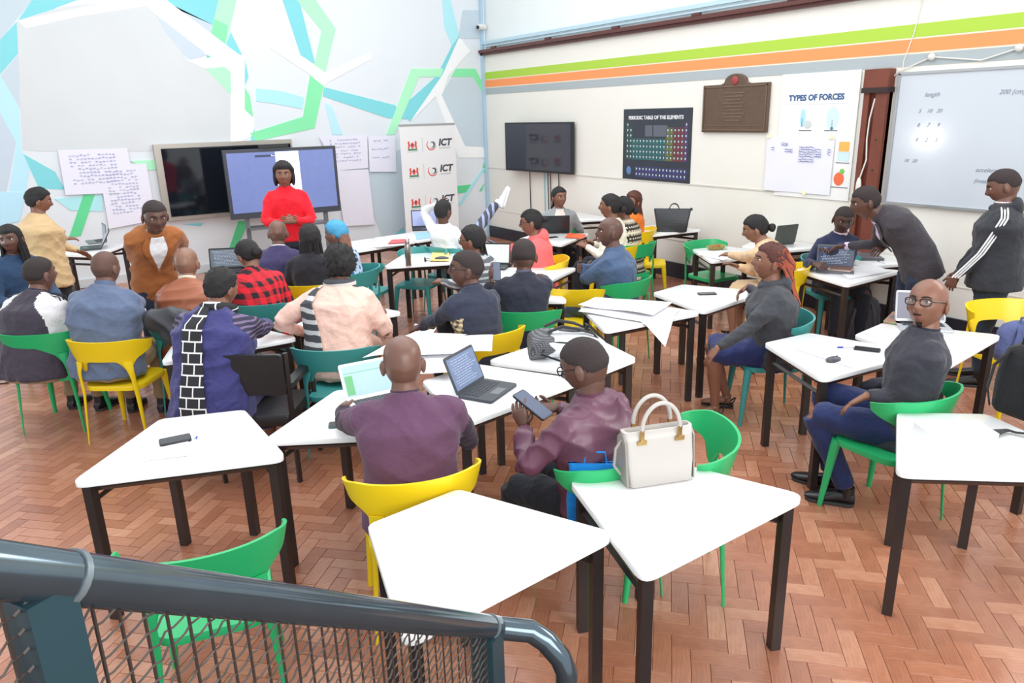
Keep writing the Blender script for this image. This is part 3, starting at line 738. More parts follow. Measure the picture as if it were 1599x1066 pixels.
            sh_o = ft.xf(fR, off).obj('shoe', shm, t); so.xf(fR, off).obj('sole', mat('shoe_sole', (52, 50, 52), .6) if shm is M_shoe else mat('white_sole', (225, 225, 225), .5), sh_o)
        else:
            rings = []
            for y_, wd, hh in ((-.05, .03, .06), (-.03, .034, .07), (.03, .034, .06), (.09, .044, .04), (.14, .042, .026), (.17, .03, .02)):
                rings.append([(wd*math.cos(a), y_, .03+hh*.5+hh*.5*math.sin(a)) for a in [2*math.pi*i/12 for i in range(12)]])
            off = A_-fR@np.array([0, -.02, .09]); off[2] = .0
            kb.join(MB().loft([r_[::-1] for r_ in rings]).tube([(0, -.02, .06), (0, -.02, .11)], [.034, .032], n=10).xf(fR, off))
            sd = MB(); sd.loft([[(x*k, y+.05, z) for x, y in rrect(.08, .25, .038, 5)] for z, k in ((.018, .95), (.03, 1), (.034, .96))]); sd.box((0, -.045, .012), (.05, .05, .026))
            for y_, a_ in ((.10, .05), (-.01, .075)):
                sd.tube([(-.046, y_, .03), (-.035, y_, a_), (0, y_, a_+.016), (.035, y_, a_), (.046, y_, .03)], .007, n=6, flat=.5)
            sd.tube([(-.04, -.04, .03), (-.03, -.075, .07), (0, -.085, .085), (.03, -.075, .07), (.04, -.04, .03)], .006, n=6)
            sd.xf(fR, off).obj('sandal', M_shoe, t)
    sk = skin(skinc, SK[skinc]); sc_m = mat('scalp_'+skinc+str(scalp), tuple(int(k*(scalp if scalp else .97)) for k in SK[skinc]), .38 if not scalp else .6, var=.12, vscale=14)
    lips = mat('lips_'+skinc, tuple(int(a*.85+b*.15) for a, b in zip(SK[skinc], (170, 70, 80))), .4)
    remesh_later('body', ib, voxel, [sk, sc_m, lips, M_white_eye, M_iris, M_brow], t, folds=0, smooth=3, keep=kb)
    # upper garment
    tm = top or fabric('navy_cloth', (40, 44, 66))
    g = MB(); pr2 = [p for p in PR if p[0] > .0]; hemq = -hem
    rings = [tring(hemq, .180 if hem < .2 else .205, .135 if hem < .2 else .15, 0, off=.014)]
    if hem > .25: rings.append(tring(hemq*.5, .192, .142, 0, off=.014))
    rings += [tring(q, w, d_, oy, off=.014) for q, w, d_, oy in PR if q > -.05]
    g.loft(rings)
    armseg = []
    for sx in (-1, 1):
        S_, E_, W_, sp = arms[sx]; bk = (bulk-1)*.6+1
        inn = pN+dN*.012+rN*sx*.075
        g.tube([inn, S_*.6+inn*.4+dN*.008, S_, S_*.6+E_*.4, E_*.8+S_*.2, E_], [.060*s*bk, .066*s*bk, .067*s*bk, .062*s*bk*(girth*.4+.6), .052*s*bk*(girth*.4+.6), .049*s*bk], n=14)
        if not short_sleeve:
            wend = W_-_n(W_-E_)*.01
            g.tube([E_, E_*.6+wend*.4, wend], [.050*s*bk, .048*s*bk, .036*s*bk], n=14)
        armseg.append((S_, E_, W_))
    g.tube([pT-dT*.06, pT+dT*.012], [.075*s, .060*s], n=16)
    def region(C):
        idx = np.zeros(len(C), int)
        if sleeve is not None:
            dmin = np.full(len(C), 9.)
            for S_, E_, W_ in armseg:
                for a_, b_ in ((S_+(E_-S_)*sleeve_from, E_), (E_, W_)):
                    ab = b_-a_; u = np.clip(((C-a_)@ab)/(ab@ab), 0, 1); dd = np.linalg.norm(C-(a_+u[:, None]*ab), axis=1); dmin = np.minimum(dmin, dd)
            ax = np.abs((C-pN)@rN) > sw*.62
            rc = C-pN
            if raglan: idx[(np.abs(rc@rN) > .105-.45*(rc@dN)) & (dmin < .16)] = 1
            if sleeve_from < .1: idx[(dmin < .092*s*bulk) & ax & (np.abs((C-pN)@rN) > sw*.8-.35*((C-pN)@dN))] = 1
            if sleeve_from >= .1: idx[dmin < .072*s*bulk] = 1
        if body2 is not None:
            m_, fn = body2; q = fn(C, pN, rN, fN, dN); idx[q & (idx == 0)] = 2
        return idx
    mats = [tm]
    if sleeve is not None or body2 is not None: mats.append(sleeve or tm)
    if body2 is not None: mats.append(body2[0])
    remesh_later('top_garment', g, voxel*.95, mats, t, folds=topf*2.0, smooth=4, region=region if len(mats) > 1 else None, seed=seed)
    # collar
    if collar:
        cm, chh = collar if isinstance(collar, tuple) else (collar, .035)
        b = MB(); rings = []
        cd = _n(dT+(nk-pT)*2)
        for q, ro in ((-.02, .070), (.0, .066), (chh*.6, .062), (chh, .063), (chh, .057), (.0, .052)):
            c0 = pT+dT*.005+cd*q; r1 = _n(rT-cd*np.dot(rT, cd)); f1 = np.cross(cd, r1)
            rings.append([c0+(r1*math.cos(a)+f1*math.sin(a)*1.02)*(ro+.004)*s for a in [2*math.pi*i/20 for i in range(20)]])
        b.loft(rings, caps=False).obj('collar', cm, t)
    if shirt:
        tpatch(.16, .515, (88, 66), (92, 114), .031, nq=12).obj('shirt_front', shirt, t)
        for a0_, a1_ in (((86, 50), (90, 68)), ((94, 130), (90, 112))): tpatch(.17, .50, a0_, a1_, .037, nq=10, na=5).obj('lapel', tm, t)
        for sg in (-1, 1):
            c0 = frame(.505*s)[0]; f_ = fT; r_ = rT
            b = MB(); a0 = c0+f_*.062+r_*sg*.012-dT*.01; a1 = c0+r_*sg*.066+f_*.0+dT*.03; a2 = c0+f_*.082+r_*sg*.05-dT*.055
            n_ = _n(np.cross(a1-a0, a2-a0))*.004; b.add([a0+n_, a1+n_, a2+n_, a0-n_, a1-n_, a2-n_], [(0, 1, 2), (5, 4, 3), (0, 3, 4, 1), (1, 4, 5, 2), (2, 5, 3, 0)]); b.obj('shirt_collar', shirt, t, smooth=False)
    if cuffs:
        for sx in (-1, 1):
            S_, E_, W_, sp = arms[sx]; d = _n(W_-E_); MB().tube([W_-d*.03, W_+d*.012, W_+d*.014], [.034*s, .035*s, .028*s], n=14).obj('shirt_cuff', cuffs, t)
    if hood:
        b = MB(); c0 = frame(.46*s)[0]
        b.ell(c0-fN*.085+dN*.03, (.115*s, .05*s, .085*s), R=np.array([rN, fN, dN]).T, nu=20, nv=12); b.tube([c0+rN*.09*math.cos(a)+fN*(.09*math.sin(a)-.01)+dN*(.045-.02*math.sin(a)) for a in np.linspace(-1.2, 4.3, 16)], .026*s, n=10)
        remesh_later('hood', b, voxel*.9, hood, t, folds=.004, seed=seed+5)
    # lower garment
    bm_ = bottom or fabric('dark_trousers', (38, 42, 52))
    g = MB()
    if bottom_kind == 'trousers':
        g.loft([tring(q, w, d_, oy, off=.006) for q, w, d_, oy in ((-.12, .15, .12, 0), (-.05, .175, .128, 0), (.04, .170, .122, 0), (.10, .162, .118, 0))])
        for sx in (-1, 1):
            hj, K_, A_ = legs[sx]; g.tube([hj, hj*.6+K_*.4, K_], [.098*s*girth, .090*s*girth, .070*s], n=16); e = A_+_n(K_-A_)*.03
            g.tube([K_, K_*.7+e*.3, K_*.2+e*.8, e], [.070*s, .068*s, .056*s, .054*s], n=16)
        remesh_later('trousers', g, voxel, [bm_], t, folds=.012, seed=seed+9)
    else:
        kl = legs[-1]; kr = legs[1]; f0 = -.1
        km = (kl[1]+kr[1])/2; hm_ = np.array([0, 0, pz-.02]); d = _n(km-hm_); wv = .165*s*girth
        ext = km+d*(.03 if sit else 0)
        if sit:
            g.loft([tring(q, w, d_, oy, off=.01) for q, w, d_, oy in ((-.12, .17, .13, 0), (-.05, .18, .13, 0), (.06, .172, .122, 0), (.12, .162, .118, 0))])
            up = np.array([0, 0, 1.])
            rings = []
            for u, ww, hh in ((-.1, .17, .10), (.2, .19, .115), (.6, .185, .10), (.9, .175, .085), (1.04, .168, .075)):
                c = hm_+(km-hm_)*u; r_ = _n(np.cross(d, up)); rings.append([c+r_*ww*s*(girth*.6+.4)*math.copysign(abs(math.cos(a))**.7, math.cos(a))+np.cross(r_, d)*hh*s*math.copysign(abs(math.sin(a))**.7, math.sin(a)) for a in [2*math.pi*i/20 for i in range(20)]])
            g.loft(rings)
            if bottom_kind == 'long':
                am = (kl[2]+kr[2])/2; g.loft([[km+np.array([math.cos(a)*.17, math.sin(a)*.09-.02, 0]) for a in np.linspace(0, 6.0, 16)], [am*.75+km*.25+np.array([math.cos(a)*.21, math.sin(a)*.14, 0]) for a in np.linspace(0, 6.0, 16)]])
        else:
            g.loft([tring(-.45, .19, .15, 0), tring(-.3, .19, .15, 0), tring(-.12, .18, .14, 0), tring(.1, .165, .12, 0)])
        remesh_later('skirt', g, voxel, [bm_], t, folds=.012, seed=seed+9)
    # hair
    hm = hairc or M_hair
    def hpnt(v): return Hm@(np.array(v, float)*hs)+hc
    def shell(off, line, back=-.58, side=.02, nm='hair', m=None, rough=.002, zc=0):
        """cap of hair following the skull; dips under the skin beyond the hairline"""
        b = MB(); vs = []; nu, nv = 44, 28; r = np.random.RandomState(seed)
        for i in range(nv+1):
            ph = math.pi*i/nv
            for j in range(nu):
                th = 2*math.pi*j/nu; d = np.array([math.sin(ph)*math.sin(th), math.sin(ph)*math.cos(th), math.cos(ph)]); p = head_pt(d)
                lim = hair_line(d[1], line, side, back)
                e = sm(lim-.04, lim+(.08 if off < .009 else .16), d[2]); o_ = -.006*(1-e)+off*e*(1+.15*max(0, -d[1]))+rough*r.randn()*e
                vs.append(hpnt(p+_n(p)*o_))
        fs = [(i*nu+j, i*nu+(j+1) % nu, (i+1)*nu+(j+1) % nu, (i+1)*nu+j) for i in range(nv) for j in range(nu)]
        b.add(vs, fs); return b.obj(nm, m or hm, t, ang=None)
    def strands(n, length, rad, spread=.9, nm='braids', m=None, fwd=-.1, a0=-150, a1=150, z0=.05, curve=.05, out=.02, drop=1.0, away=None):
        b = MB(); r = np.random.RandomState(seed+1)
        aw = away if away is not None else np.array([0, 0, 0.])
        for k in range(n):
            a = math.radians(a0+(a1-a0)*(k+r.rand()*.5)/n)+math.pi; lvl = r.rand()
            d = _n(np.array([math.sin(a)*.9, math.cos(a), z0*8+lvl*.5])); p = head_pt(d)*1.06; p0 = hpnt(p)
            mid = hpnt(p*np.array([1.12, 1.12, 0])+np.array([0, 0, -.07])); L_ = length*(.8+.4*r.rand())
            bk = Hm@np.array([p[0]*.35, -abs(p[1])*.2-.01, 0]); e1 = mid+bk*.8+np.array([0, 0, -L_*.45])+aw*.5; e2 = mid+bk*1.2+np.array([r.randn()*.012, r.randn()*.012, -L_])+aw
            b.tube([hpnt(p*np.array([.8, .8, 1.02])), p0, mid, e1, e2], [rad*.7, rad, rad, rad, rad*.5], n=5)
        return b.obj(nm, m or hm, t)
    if hair == 'crop': shell(.006, .50, rough=.001)
    elif hair == 'short': shell(.011, .50, rough=.003)
    elif hair == 'fade': shell(.004, .50, back=-.25, side=.2, rough=.0005)
    elif hair == 'afro': shell(.030, .46, rough=.006)
    elif hair == 'bob':
        shell(.022, .48, back=-.85, rough=.003); b = MB()
        for sx in (-1, 1): b.ell(hpnt((sx*.080, -.02, -.03)), (.026, .055, .085), R=Hm, nu=14, nv=10)
        b.obj('hair_side', hm, t)
    elif hair == 'bun':
        shell(.010, .50, rough=.0015); b = MB(); b.ell(hpnt((0, -.125, -.03)), (.042, .038, .040), R=Hm, fn=lambda p: p*(1+.10*math.sin(90*p[0]+60*p[2]))); b.obj('hair_bun', hm, t)
    elif hair == 'braids_long': shell(.012, .46, back=-.6); strands(70, .42, .0065, a0=-125, a1=125)
    elif hair == 'braids_mid': shell(.012, .46, back=-.5); strands(44, .20, .008, a0=-120, a1=120)
    elif hair == 'ponytail': shell(.010, .50, rough=.002); strands(26, .24, .008, a0=-35, a1=35, z0=.1)
    elif hair == 'cornrows':
        shell(.006, .50, rough=.001)
        for k in range(9):
            x = -.06+.015*k; b = MB(); b.tube([hpnt(head_pt(_n(np.array([x*12*math.sin(max(.15, ph)), math.cos(ph)*1.0, math.sin(ph)])))*1.045) for ph in np.linspace(.55, 3.3, 14)], [.006]*14, n=6); b.obj('cornrow', hm, t)
        b = MB(); b.ell(hpnt((0, -.12, .01)), (.03, .04, .03), R=Hm); b.obj('hair_bun', hm, t)
    elif callable(hair): hair(t, hpnt, Hm, shell, strands)
    if beard:
        b = MB(); vs = []; nu, nv = 30, 12
        for i in range(nv+1):
            for j in range(nu+1):
                u, v = -1+2*j/nu, i/nv; z_ = -.62-.35*v; th = u*.5; q = math.sqrt(max(0, 1-z_*z_)); d = np.array([q*math.sin(th), q*math.cos(th), z_]); p = head_pt(d)
                e = min(1, 2.5*v, 2.5*(1-abs(u)))**.6; mo = 0
                vs.append(hpnt(p+_n(p)*(.0022*e-.005*(1-e)-.012*mo)))
        b.add(vs, [(i*(nu+1)+j, i*(nu+1)+j+1, (i+1)*(nu+1)+j+1, (i+1)*(nu+1)+j) for i in range(nv) for j in range(nu)]); b.obj('beard', M_brow, t, ang=None)
        MB().tube([hpnt(head_pt(_n(np.array([x, 1, -.44-.12*abs(x)])))*1.02) for x in (-.32, -.16, 0, .16, .32)], [.002, .005, .004, .005, .002], n=6).obj('moustache', M_brow, t)
    if glasses:
        b = MB()
        for sx in (-1, 1):
            P_ = [hpnt((sx*.033+.024*math.copysign(abs(math.cos(a))**.7, math.cos(a)), .098-.1*abs(sx*.033+.024*math.cos(a))**1.6*4, .008+.016*math.copysign(abs(math.sin(a))**.7, math.sin(a)))) for a in np.linspace(0, 2*math.pi, 17)]
            b.tube(P_, .0030, n=6); b.tube([hpnt((sx*.056, .092, .014)), hpnt((sx*.080, .05, .014)), hpnt((sx*.085, -.01, .008))], [.003, .0026, .002], n=6)
        b.tube([hpnt((-.009, .099, .012)), hpnt((0, .103, .014)), hpnt((.009, .099, .012))], .0022, n=6)
        go = b.obj('glasses', glasses, t)
        lb = MB()
        for sx in (-1, 1): lb.ell(hpnt((sx*.033, .094, .008)), (.023, .0012, .015), R=Hm, nu=14, nv=6)
        lb.obj('lens', M_lens, go)
    return dict(root=t, hpnt=hpnt, Hm=Hm, hs=hs, hc=hc, frame=frame, arms=arms, tpatch=tpatch, s=s, loc=loc, Rw=Rw, base=base, fT=fT, rT=rT, dT=dT, legs=legs, fN=fN, rN=rN, dN=dN, pN=pN)
M_lens = mat('clear_lens', (215, 225, 230), .05, alpha=.06)
# ---------------------------------------------------------------- placing people from where their heads are
def hips(px, py, h, lean=8, side=0, sit=True, pz=None, scale=1.0, neckadd=0):
    s = scale; pz = pz if pz is not None else (.53 if sit else .93*s); LT = .5*s
    p = np.array([0, 0, pz]); tl, sl = math.radians(lean), math.radians(side)
    for i in range(10):
        f = .45+.9*(i/9); d = _n(np.array([math.tan(sl*f), math.sin(tl*f), math.cos(tl*f)])); p = p+d*LT/10
    p = p+_n(d+np.array([0, .12, .35]))*(.158+neckadd)*s**.5
    R = rot('z', head_rz(h)); w = at(px, py, p[2]); o = R@p; return np.array([w[0]-o[0], w[1]-o[1]])
CHN = {'green': 0, 'yellow': 0, 'teal': 0}
def P(label, px, py, h, chair_=None, chair_label=None, coff=0, cback=.03, cshift=(0, 0), **k):
    kk = {q: k[q] for q in ('lean', 'side', 'sit', 'pz', 'scale', 'neckadd') if q in k}
    kk.setdefault('lean', 8); k.setdefault('lean', 8)
    pos = hips(px, py, h, **kk)
    if 'shift' in k: pos = pos+np.array(k.pop('shift'))
    r = person(label, pos, h, **k)
    if chair_:
        c = pos+head_dir(h+coff)[:2]*(.06-cback)+np.array(cshift); chair(c[0], c[1], h+coff, chair_, chair_label)
    return r
F_ = fabric
M_specs = mat('black_spectacle_frame', (24, 24, 28), .3)
white_cloth = F_('white_shirt_cloth', (240, 242, 246), var=.03); M_gold = mat('gold_metal', (200, 170, 110), .25, metal=1)
def hw(px, py, z, **k): d = dict(w=at(px, py, z)); d.update(k); return d
def swept_braids(t, hp_, m):
    r = np.random.RandomState(5)
    for nm, mm, n in (('dark_braids', mat('maroon_hair', (84, 44, 40), .6, var=.3, vscale=30), 34), ('copper_braids', m, 56)):
        b = MB()
        for k in range(n):
            a = r.uniform(-1.5, 1.5); e = r.uniform(.15, 1.35) if nm == 'dark_braids' else r.uniform(-.1, .9); d = _n(np.array([math.sin(a)*math.cos(e), -math.cos(a)*math.cos(e)+(.35 if nm == 'dark_braids' else 0), math.sin(e)])); p = head_pt(d)*1.12
            q1 = np.array([p[0]*.75, min(p[1], -.02)-.045, p[2]*.45-.02]); q2 = np.array([p[0]*.6+.01*r.randn(), -.135+.012*r.randn(), -.11]); q3 = np.array([p[0]*.9+.015*r.randn(), -.175+.02*r.randn(), -.20]); q4 = q3+np.array([.01*r.randn(), -.02+.01*r.randn(), -.06*r.rand()-.02])
            pts_ = [hp_(p), hp_(q1), hp_(q2), hp_(q3), hp_(q4)] if nm != 'dark_braids' else [hp_(p), hp_(q1), hp_(q2)]
            b.tube(pts_, [.007, .009, .009, .008, .005][:len(pts_)], n=5)
        b.obj(nm, mm, t)
# front row by the rail
P('seated bald man seen from behind in plum zip jacket on yellow chair', 629, 567, -10, 'yellow', 'yellow armchair under the bald man in the plum jacket nearest the rail', skinc='a', sleeve_from=.42, lean=10, girth=1.22, hw=1.12, bulk=1.04,
  top=F_('plum_jersey', (98, 66, 92)), sleeve=F_('dark_plum_jersey', (54, 40, 56)), collar=F_('plum_collar', (76, 52, 74)), hair='none', bottom=F_('navy_jeans', (44, 52, 74)), L=hw(535, 640, .80, curl=.3), R=hw(700, 640, .80, curl=.3), voxel=.011,
  shoes=mat('grey_canvas_shoe', (88, 92, 100), .8), cback=.02, topf=.009, coff=-4, cshift=(-.03, -.07))
P('man in shiny plum jacket and glasses holding a phone beside cream handbag', 916, 577, -48, 'green', 'green armchair under the man in the shiny plum jacket', skinc='b', lean=7, side=0, hp=22, hy=-12, girth=1.12, bulk=1.07,
  top=mat('shiny_plum_cloth', (102, 62, 82), .38, var=.12, bump=.1, bscale=40), collar=mat('shiny_plum_cloth', (102, 62, 82)), hair='fade', hairc=mat('cropped_hair', (52, 42, 42), .8, bump=.6, bscale=200), glasses=M_specs, bottom=F_('black_trousers', (36, 38, 46)),
  L=hw(820, 668, .80, dir=(-.05, .35, .9), n=(.8, .45, .1), curl=.85, hint=(-1, -.2, -.9)), R=hw(868, 636, .82, dir=(-.9, .3, .2), n=(-.2, -.4, .8), curl=.9, hint=(1, -.3, -1)), voxel=.011, coff=15, topf=.011, shift=(.03, .05), pz=.50)
P('man in glasses and goatee turned to look up on green armchair', 1449, 474, -58, 'green', 'green armchair under the turned man with glasses and goatee', skinc='c', lean=-4, side=4, twist=22, hy=-68, hp=-10, hr=4, girth=1.02, scale=1.06,
  top=F_('charcoal_pullover', (58, 58, 68)), collar=F_('charcoal_collar', (48, 50, 62)), hair='none', beard=True, glasses=M_specs, bottom=F_('blue_trousers', (40, 50, 92)),
  L=dict(w=at(1352, 618, .72), dir=(-.3, .7, -.5), n=(-.2, -.4, -.8), curl=.35, hint=(.6, -1, -.2)), R=dict(w=(.28, .28, .60), world=False, dir=(0, 1, -.3), n=(0, -.3, -1)), voxel=.011, coff=30, legL=dict(k=(-.10, .43, .54), a=(-.08, .24, .09)), legR=dict(k=(.13, .42, .60), a=(.08, .36, .09)), cshift=(-.10, .0))
P('woman in dark grey hoodie with copper-tipped braids and navy skirt', 1203, 408, -82, 'teal', 'teal armchair under the woman in the dark grey hoodie', skinc='c', lean=4, hp=-6, girth=1.28, bulk=1.05, hy=-4,
  top=F_('grey_hoodie_cloth', (66, 68, 74)), hood=F_('grey_hoodie_cloth', (66, 68, 74)), bottom=F_('navy_skirt_cloth', (42, 50, 96)), bottom_kind='skirt', shoes='sandals', voxel=.012,
  L=dict(w=at(1118, 545, .62), dir=(-.1, .6, -.8), n=(.2, -.5, -.6), curl=.25, hint=(-.2, -1, -.6)), R=hw(1168, 447, .86, dir=(-.3, .8, -.5), n=(-.5, .2, -.8), curl=.7, hint=(.4, -.6, -1)),
  legL=dict(k=(-.12, .43, .52), a=(-.10, .40, .09)), legR=dict(k=(.12, .43, .52), a=(.12, .28, .09)), coff=-5, hairc=mat('dark_brown_hair', (84, 44, 38), .7, bump=.6, bscale=160),
  hair=lambda t, hp_, Hm, shell, strands: (shell(.011, .50, back=-.4), swept_braids(t, hp_, mat('copper_hair', (164, 80, 56), .6, var=.3, vscale=30))))
# man standing on the right, bending man, seated man at the wall
trk = P('standing man in black track jacket with three white sleeve stripes', 1568, 290, -60, sit=False, skinc='a', lean=2, hp=22, girth=1.32, bulk=1.06, pz=.96, top=F_('black_track_cloth', (52, 54, 60)), hood=F_('black_track_cloth', (52, 54, 60)),
  hair='fade', hairc=mat('cropped_hair', (52, 42, 42)), collar=white_cloth, bottom=F_('dark_jeans', (44, 56, 66)), hem=.14, L=dict(w=(-.14, .30, .86), world=False, dir=(.3, .3, -.9), n=(.8, -.2, 0), hint=(-.3, -1, -.2)), R=dict(w=(.12, .28, .84), world=False, dir=(-.3, .3, -.9), n=(-.8, -.2, 0)))
P('young man in charcoal suit jacket bending over the desks by the wall', 1352, 315, -74, sit=False, skinc='b', lean=46, hp=16, hy=-6, girth=1.1, scale=1.06, pz=.95, top=F_('charcoal_suit', (66, 62, 68)), hem=.16, hair='crop', hairc=mat('cropped_hair', (52, 42, 42)), bottom=F_('navy_suit_trousers', (44, 54, 76)),
  shirt=mat('lilac_shirt', (214, 196, 224), .7), cuffs=mat('lilac_shirt', (214, 196, 224)), L=hw(1372, 408, .79, dir=(-.6, .6, -.3), curl=.6, hint=(.1, -1, .3)), R=hw(1322, 384, .98, dir=(-.2, 1, -.1), curl=.4, hint=(.5, 0, -1)), legL=dict(k=(-.10, .0, .48), a=(-.10, -.05, .09)), legR=dict(k=(.10, .05, .48), a=(.10, .10, .09)))
P('seated man in navy pullover and pink shirt collar against the wooden beam', 1317, 343, 178, 'teal', 'teal armchair under the man in the navy pullover', skinc='d', lean=8, hp=16, hy=12, hr=-6, top=F_('navy_pullover', (46, 50, 78)), collar=mat('pink_collar', (236, 206, 212), .7), hair='fade', hairc=mat('cropped_hair', (52, 42, 42)), bottom=F_('dark_trousers', (38, 42, 52)),
  L=hw(1290, 392, .93, dir=(.3, .6, .2), curl=.5), R=hw(1272, 412, .82, dir=(-.2, .8, 0), curl=.5), voxel=.016)
# row two
P('woman in beige top with low black bun leaning on desk', 1180, 357, -58, 'yellow', 'yellow armchair under the woman in the beige top', skinc='e', lean=24, hp=18, hy=-14, girth=1.2, top=F_('beige_top', (222, 190, 152)), hair='bun', bottom=F_('beige_skirt', (206, 178, 140)), bottom_kind='skirt', shoes='sandals', L=hw(1120, 398, .79, curl=.3), R=hw(1150, 415, .79, curl=.3), voxel=.016)
P('man in blue suit with folded arms looking over his shoulder', 953, 362, -72, 'green', 'green armchair under the man with folded arms', skinc='b', lean=6, hy=-22, hp=-2, girth=1.3, bulk=1.08, scale=1.04, top=F_('steel_blue_suit', (72, 92, 124)), hair='none', beard=False, bottom=F_('steel_blue_trousers', (66, 84, 112)),
  L=dict(w=(.10, .30, .86), world=False, dir=(1, .1, -.3), n=(0, -1, 0), hint=(-1, .3, -.6)), R=dict(w=(-.12, .33, .90), world=False, dir=(-1, 0, .1), n=(0, -1, 0), hint=(1, .3, -.7)), coff=30)
P('man in black pullover seen from behind holding up a phone', 818, 400, 4, 'green', 'green armchair under the man in the black pullover', skinc='b', lean=14, hp=12, girth=1.12, bulk=1.0, scale=.98, headscale=1.25, top=F_('black_pullover', (46, 48, 62)), collar=mat('grey_blue_collar', (92, 96, 120), .7), hair='fade', hairc=mat('cropped_hair', (52, 42, 42)), bottom=F_('navy_jeans', (44, 52, 74)),
  L=hw(768, 440, 1.0, dir=(-.2, .5, .8), n=(1, .2, 0), curl=.5, hint=(-1, -.2, -1)), R=hw(850, 420, .80))
P('thin man in glasses and navy polo with plaid elbow on yellow chair', 729, 420, -30, 'yellow', 'yellow armchair under the man with the plaid sleeve patch', skinc='b', scale=1.04, headscale=1.2, lean=16, twist=12, hy=-62, hp=-2, top=F_('navy_polo', (50, 54, 72)), collar=F_('navy_polo_collar', (40, 44, 60)), hair='fade', scalp=.8, hairc=mat('cropped_hair', (52, 42, 42)), beard=False, glasses=M_specs, bottom=F_('black_trousers', (36, 38, 46)),
  body2=(pattern('plaid_patch', 'check', (70, 62, 56), (214, 196, 160), .035), lambda C, pN, rN, fN, dN: (((C-pN)@rN) < -.17) & (((C-pN)@dN) < -.12) & (((C-pN)@dN) > -.27)), L=hw(650, 515, .66, dir=(-.3, .8, -.3)), R=hw(740, 470, .80))
P('woman in coral hoodie and glasses with braided hair using a phone', 830, 347, -82, 'yellow', 'yellow armchair under the woman in the coral hoodie', skinc='c', lean=10, hp=6, girth=1.08, top=F_('coral_hoodie_cloth', (252, 108, 108)), hood=F_('coral_hoodie_cloth', (252, 108, 108)), hair='cornrows', glasses=M_specs, bottom=F_('dark_trousers', (38, 42, 52)), L=hw(783, 392, .82, dir=(-.2, .9, .3), curl=.6), R=hw(795, 385, .84, dir=(-.2, .9, .3), curl=.6), voxel=.016)
P('woman with black braids and glasses in grey striped wrap', 738, 375, -72, 'teal', 'teal armchair under the woman with braids in the striped wrap', skinc='c', lean=12, hp=4, girth=1.05, top=pattern('grey_stripe_wrap', 'stripe', (96, 100, 106), (186, 190, 192), .055), glasses=M_specs, hair='ponytail', bottom=F_('black_trousers', (36, 38, 46)), L=hw(690, 440, .76), R=hw(720, 420, .76), voxel=.016)
P('woman in grey blazer and cream blouse facing the room behind a laptop', 873, 308, 178, 'green', 'green armchair under the woman in the grey blazer', skinc='c', lean=2, hy=-25, top=F_('grey_blazer', (150, 156, 158)), shirt=mat('cream_blouse', (232, 214, 204), .7), hair='ponytail', bottom=F_('dark_trousers', (38, 42, 52)), L=hw(905, 350, .78), R=hw(855, 350, .78), voxel=.018)
P('woman in white blouse with black hair behind the man in blue suit', 953, 322, -62, 'yellow', 'yellow armchair under the woman in the white blouse', skinc='c', scale=1.06, lean=6, hy=-10, girth=1.05, top=F_('cream_blouse_cloth', (236, 232, 216)), hair='bun', bottom=F_('dark_trousers', (38, 42, 52)), voxel=.018, L=hw(915, 385, .78), R=hw(925, 380, .78))
P('woman in black and cream patterned knit jacket with black bun', 973, 325, -48, 'green', 'green armchair under the woman in the patterned knit', skinc='c', scale=.99, lean=8, hy=-30, girth=1.1, top=pattern('zigzag_knit', 'knit', (52, 46, 42), (226, 214, 190), .042), hem=.2, hair='bun', bottom=F_('dark_trousers', (38, 42, 52)), voxel=.018, coff=10, L=hw(935, 372, .78), R=hw(950, 372, .78))
P('woman in orange top with auburn braids turning round by the wall', 989, 314, -70, 'yellow', 'yellow armchair under the woman in the orange top', skinc='e', scale=.93, lean=2, hy=-55, hr=-8, top=F_('orange_top', (226, 116, 34)), hair='braids_mid', hairc=mat('auburn_hair', (84, 42, 32), .6, var=.4, vscale=40), bottom=F_('dark_trousers', (38, 42, 52)), voxel=.018)
P('man in white shirt lounging with one leg swung up onto the desk', 692, 330, 35, 'teal', 'teal armchair under the man in the white shirt', skinc='b', lean=-4, hp=6, top=white_cloth, hair='crop', bottom=pattern('faded_plaid_jeans', 'vstripe', (70, 70, 84), (150, 164, 196), .11), legR=dict(world=True, k=at(748, 350, 1.02), a=at(776, 316, 1.22), f=(.1, .4, .9)), shoes=mat('white_sneaker', (232, 236, 240), .6), voxel=.018,
  L=dict(w=(-.11, .02, 1.26), world=False, dir=(.6, 0, .5), n=(1, 0, 0), hint=(-1, .1, .3)), R=dict(w=(.25, .25, .8), world=False))
# presenters and standing people at the mural wall
rw = P('woman in red shirt standing with joined hands before the big screen', 443, 273, 162, sit=False, pz=1.02, skinc='c', lean=2, hy=6, girth=1.05, top=F_('bright_red_shirt', (232, 32, 48)), hem=.06, bulk=1.02, hair='bob', bottom=F_('charcoal_trousers', (50, 54, 66)), collar=F_('bright_red_shirt', (232, 32, 48)), voxel=.014,
  L=dict(w=(-.05, .27, 1.20), world=False, dir=(1, .1, .25), n=(0, -1, -.2), curl=.5, hint=(-1, -.3, -.8)), R=dict(w=(.05, .27, 1.20), world=False, dir=(-1, .1, .25), n=(0, -1, -.2), curl=.5, hint=(1, -.3, -.8)))
P('man in tan blazer and white shirt leaning forward on the desk', 242, 338, 142, sit=False, pz=.97, skinc='b', lean=34, hp=14, girth=1.0, hw=1.02, scale=1.02, top=F_('tan_blazer', (164, 100, 56)), hem=.16, shirt=white_cloth, cuffs=white_cloth, hair='fade', hairc=mat('cropped_hair', (52, 42, 42)), bottom=F_('navy_suit_trousers', (44, 54, 76)),
  R=hw(228, 448, .80, dir=(-.1, .7, -.6), curl=.8, hint=(1, -.2, 0)), L=hw(302, 424, .79, dir=(0, .9, -.4), curl=.3, hint=(-1, -.2, 0)))
